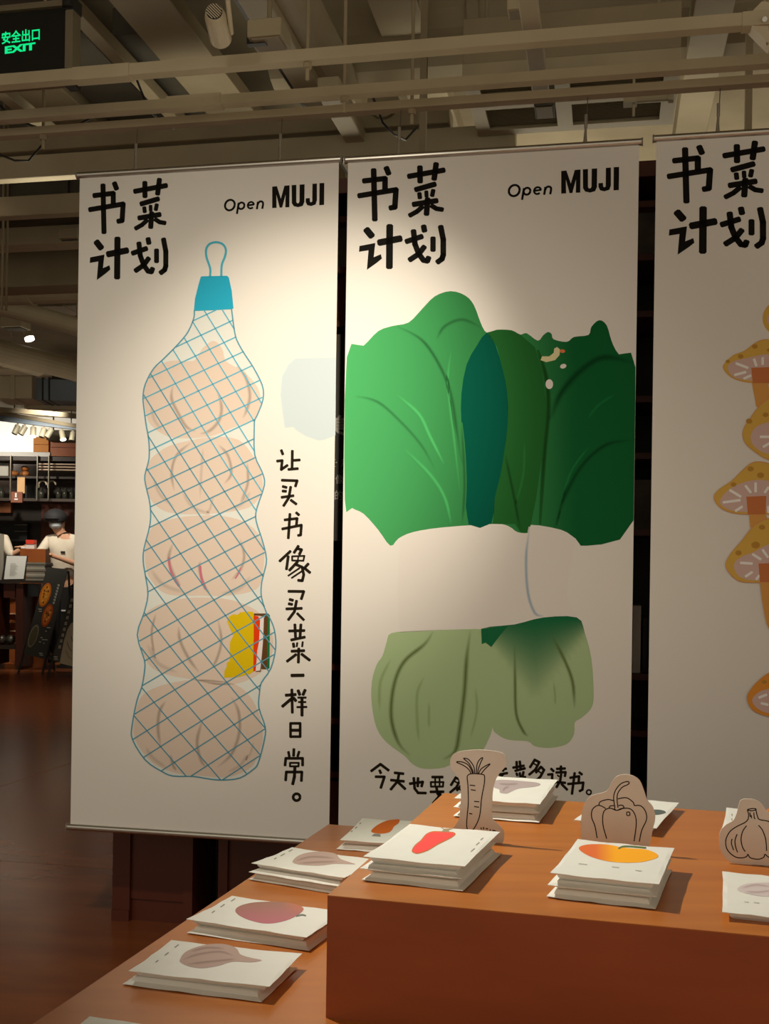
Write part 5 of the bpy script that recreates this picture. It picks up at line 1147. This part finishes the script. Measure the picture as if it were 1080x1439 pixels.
for k in range(9):
    x, y = 101.5-2.15*k, 842+8.2*k
    q.line([(x-1.6, y), (x+1.6, y+.4)], 1.3, wh, False); q.line([(x-1.6, y+2.4), (x+1.4, y+2.8)], 1.2, wh, False); q.line([(x+1.2, y-1), (x+.4, y+4)], 1.1, wh, False); q.line([(x-1.2, y), (x-1.8, y+4)], .9, wh, False)
for (x, y, l) in ((76, 923, 5), (76.5, 926, 5)): q.line([(x, y), (x+l, y+.6)], 1.3, wh, False)
put('board_lettering', q, ink, T)
T = thing('black_stand', Py(88, 941, 12.4), 'tall black stand between the two menu boards', 'stand')
q = MB(); a_ = Py(84, 941, 12.7); q.box((a_.x, 12.7, 0), (.2, 0, 0), (0, .2, 0), (0, 0, .93)); put('body', q, blackm, T)
kbox(86, 857, 94, 859, 12.69, .01, whitewall, 'white_label', parent=T)
_o = T.location.z

# ================================================================== PEOPLE
def skinmesh(name, verts, edges, m, parent, sub=2):
    me = bpy.data.meshes.new(name); me.from_pydata([v[:3] for v in verts], edges, []); me.materials.append(m)
    o = bpy.data.objects.new(name, me); C.objects.link(o)
    sk_ = o.modifiers.new('skin', 'SKIN'); sk_.use_smooth_shade = True
    for i, v in enumerate(verts):
        sv = me.skin_vertices[0].data[i]; r = v[3]; sv.radius = r if isinstance(r, tuple) else (r, r); sv.use_root = (i == 0)
    ss = o.modifiers.new('sub', 'SUBSURF'); ss.levels = sub; ss.render_levels = sub
    bpy.context.view_layer.update()
    dg = bpy.context.evaluated_depsgraph_get(); m2 = bpy.data.meshes.new_from_object(o.evaluated_get(dg)); m2.materials.clear(); m2.materials.append(m)
    o.modifiers.clear(); o.data = m2; m2.polygons.foreach_set('use_smooth', [True]*len(m2.polygons))
    o.parent = parent
    return o
skinm = mat('skin', L(208, 160, 128), .55, noise=L(200, 150, 118), scale=12)
shirtm = mat('white_shirt', L(214, 204, 184), .8, noise=L(202, 192, 172), scale=9)
trous = mat('black_cloth', (.012, .012, .014), .8, noise=(.018, .017, .018), scale=12)
def person(loc, label, hL, hR, hat, face_dir=-1, tilt=(.0, -.05)):
    """local frame: x right in the picture, -y towards the viewer; hL/hR are (elbow, wrist) points"""
    T = thing('person', loc, label, 'person', 'kitchen staff')
    hx, hy = tilt
    V = [(0, 0, .95, (.14, .10)), (0, 0, 1.08, (.125, .09)), (0, -.01, 1.28, (.15, .10)), (0, -.01, 1.42, (.14, .085)), (hx*.3, -.02, 1.47, .056), (hx*.5, -.03+hy*.4, 1.50, .056),
         (hx*.8, hy-.01, 1.56, (.078, .086)), (hx, hy-.01, 1.635, (.086, .10)), (hx, hy+.01, 1.70, (.062, .072)),
         (-.09, 0, .90, .085), (-.10, -.02, .50, .055), (-.10, .0, .09, .036), (-.10, -.13, .035, .035),
         (.09, 0, .90, .085), (.10, -.02, .50, .055), (.10, .0, .09, .036), (.10, -.13, .035, .035)]
    E = [(0, 1), (1, 2), (2, 3), (3, 4), (4, 5), (5, 6), (6, 7), (7, 8), (0, 9), (9, 10), (10, 11), (11, 12), (0, 13), (13, 14), (14, 15), (15, 16)]
    for sx, (el, wr_) in ((-1, hL), (1, hR)):
        k = len(V); V.append((sx*.17, 0, 1.41, .052)); V.append((*el, .040)); V.append((*wr_, .026)); E += [(3, k), (k, k+1), (k+1, k+2)]
        dv = (Vector(wr_)-Vector(el)).normalized(); hp = Vector(wr_)+dv*.06; V.append((*hp, (.036, .018))); E.append((k+2, k+3))
        sd = dv.cross(Z).normalized(); pr = k+3
        for j in range(4):
            b0 = hp+dv*.028+sd*(-.024+.016*j); b1 = b0+dv*(.045 if j in (1, 2) else .036)-Z*.012
            i0 = len(V); V.append((*b0, .009)); V.append((*b1, .0075)); E += [(pr, i0), (i0, i0+1)]
        i0 = len(V); b0 = hp-dv*.02+sd*.035*(-sx); b1 = b0+dv*.045-Z*.01; V.append((*b0, .010)); V.append((*b1, .008)); E += [(pr, i0), (i0, i0+1)]
    skinmesh('body', V, E, skinm, T)
    hc = Vector((hx, hy-.012, 1.625))
    # face: nose, ears, eyes, mouth
    q = MB(); q.sphere(hc+Vector((0, -.095, -.01)), .011, .016, .018, 8, 6); put('nose', q, skinm, T, local=True, smooth=True)
    q = MB()
    for sx in (-1, 1): q.sphere(hc+Vector((sx*.08, 0, -.005)), .012, .02, .03, 8, 6)
    put('ears', q, skinm, T, local=True, smooth=True)
    q = MB()
    for sx in (-1, 1): q.sphere(hc+Vector((sx*.03, -.085, .01)), .012, .006, .006, 8, 6)
    put('eyes', q, blackm, T, local=True, smooth=True)
    q = MB(); q.sphere(hc+Vector((0, -.035, -.045)), .076, .082, .05, 16, 8); put('face_mask', q, mat('mask', L(190, 196, 198), .7, noise=L(178, 184, 186), scale=9), T, local=True, smooth=True)
    q = MB(); q.sphere(hc+Vector((0, .012, .02)), .096, .108, .098, 18, 9, math.pi*.60); put('hair', q, mat('hair', (.01, .009, .008), .6, noise=(.014, .012, .01), scale=9), T, local=True, smooth=True)
    if hat:
        q = MB(); R_ = Matrix.Rotation(.18, 3, 'X'); q.sphere(hc+Vector((-.012, -.012, .04)), .128, .145, .105, 20, 9, math.pi*.58, R_); q.sphere(hc+Vector((-.02, -.12, .025)), .085, .06, .012, 14, 6); put('flat_cap', q, trous, T, local=True, smooth=True, label='black flat cap')
    # shirt
    def grow(v, a): return v+a
    SV = [(0, 0, .93, (.165, .125)), (0, 0, 1.08, (.155, .115)), (0, -.01, 1.28, (.175, .12)), (0, -.01, 1.415, (.155, .10)), (hx*.2, -.012, 1.475, .07)]
    SE = [(0, 1), (1, 2), (2, 3), (3, 4)]
    for sx, (el, wr_) in ((-1, hL), (1, hR)):
        k = len(SV); SV.append((sx*.175, 0, 1.41, .068)); el = Vector(el); wr_ = Vector(wr_); SV.append((*el, .058)); c = el.lerp(wr_, .28); SV.append((*c, .050)); SE += [(3, k), (k, k+1), (k+1, k+2)]
    skinmesh('shirt', SV, SE, shirtm, T)
    PV = [(0, 0, .95, (.155, .115)), (-.09, 0, .86, .10), (-.10, -.02, .50, .072), (-.10, .0, .10, .055), (.09, 0, .86, .10), (.10, -.02, .50, .072), (.10, .0, .10, .055)]
    skinmesh('trousers', PV, [(0, 1), (1, 2), (2, 3), (0, 4), (4, 5), (5, 6)], trous, T)
    for sx in (-1, 1):
        q = MB(); q.sphere((sx*.10, -.06, .045), .05, .14, .045, 14, 8); put('shoe', q, blackm, T, local=True, smooth=True)
    q = MB(); q.cbox((.02, -.128, 1.27), .05, .006, .022); put('name_badge', q, blackm, T, local=True)
    return T
PYp = 13.6
pc = Py(86, 940, PYp)
sc_ = 1.0
def rel_p(u, v, dy, base): p = Py(u, v, PYp+dy); return (p.x-base.x, dy, p.z)
base = Vector((Py(90, 800, PYp).x, PYp, 0))
person(base, 'kitchen worker in a white shirt, black cap and face mask, bending over the counter',
       ((-.24, -.12, 1.26), (-.36, -.28, 1.30)), ((.22, -.10, 1.12), (-.04, -.26, 1.22)), True, tilt=(-.07, -.06))
base2 = Vector((Py(-14, 800, PYp).x, PYp-.05, 0))
person(base2, 'kitchen worker in a white shirt at the left frame edge, reaching right', ((-.20, -.12, 1.14), (-.1, -.30, 1.18)), ((.27, -.06, 1.22), (.46, -.10, 1.33)), False, tilt=(-.02, -.04))
for o in [x for x in C.objects if x.name.startswith('person')]: o.scale = (1.07, 1.07, 1.06)
bpy.context.view_layer.update()
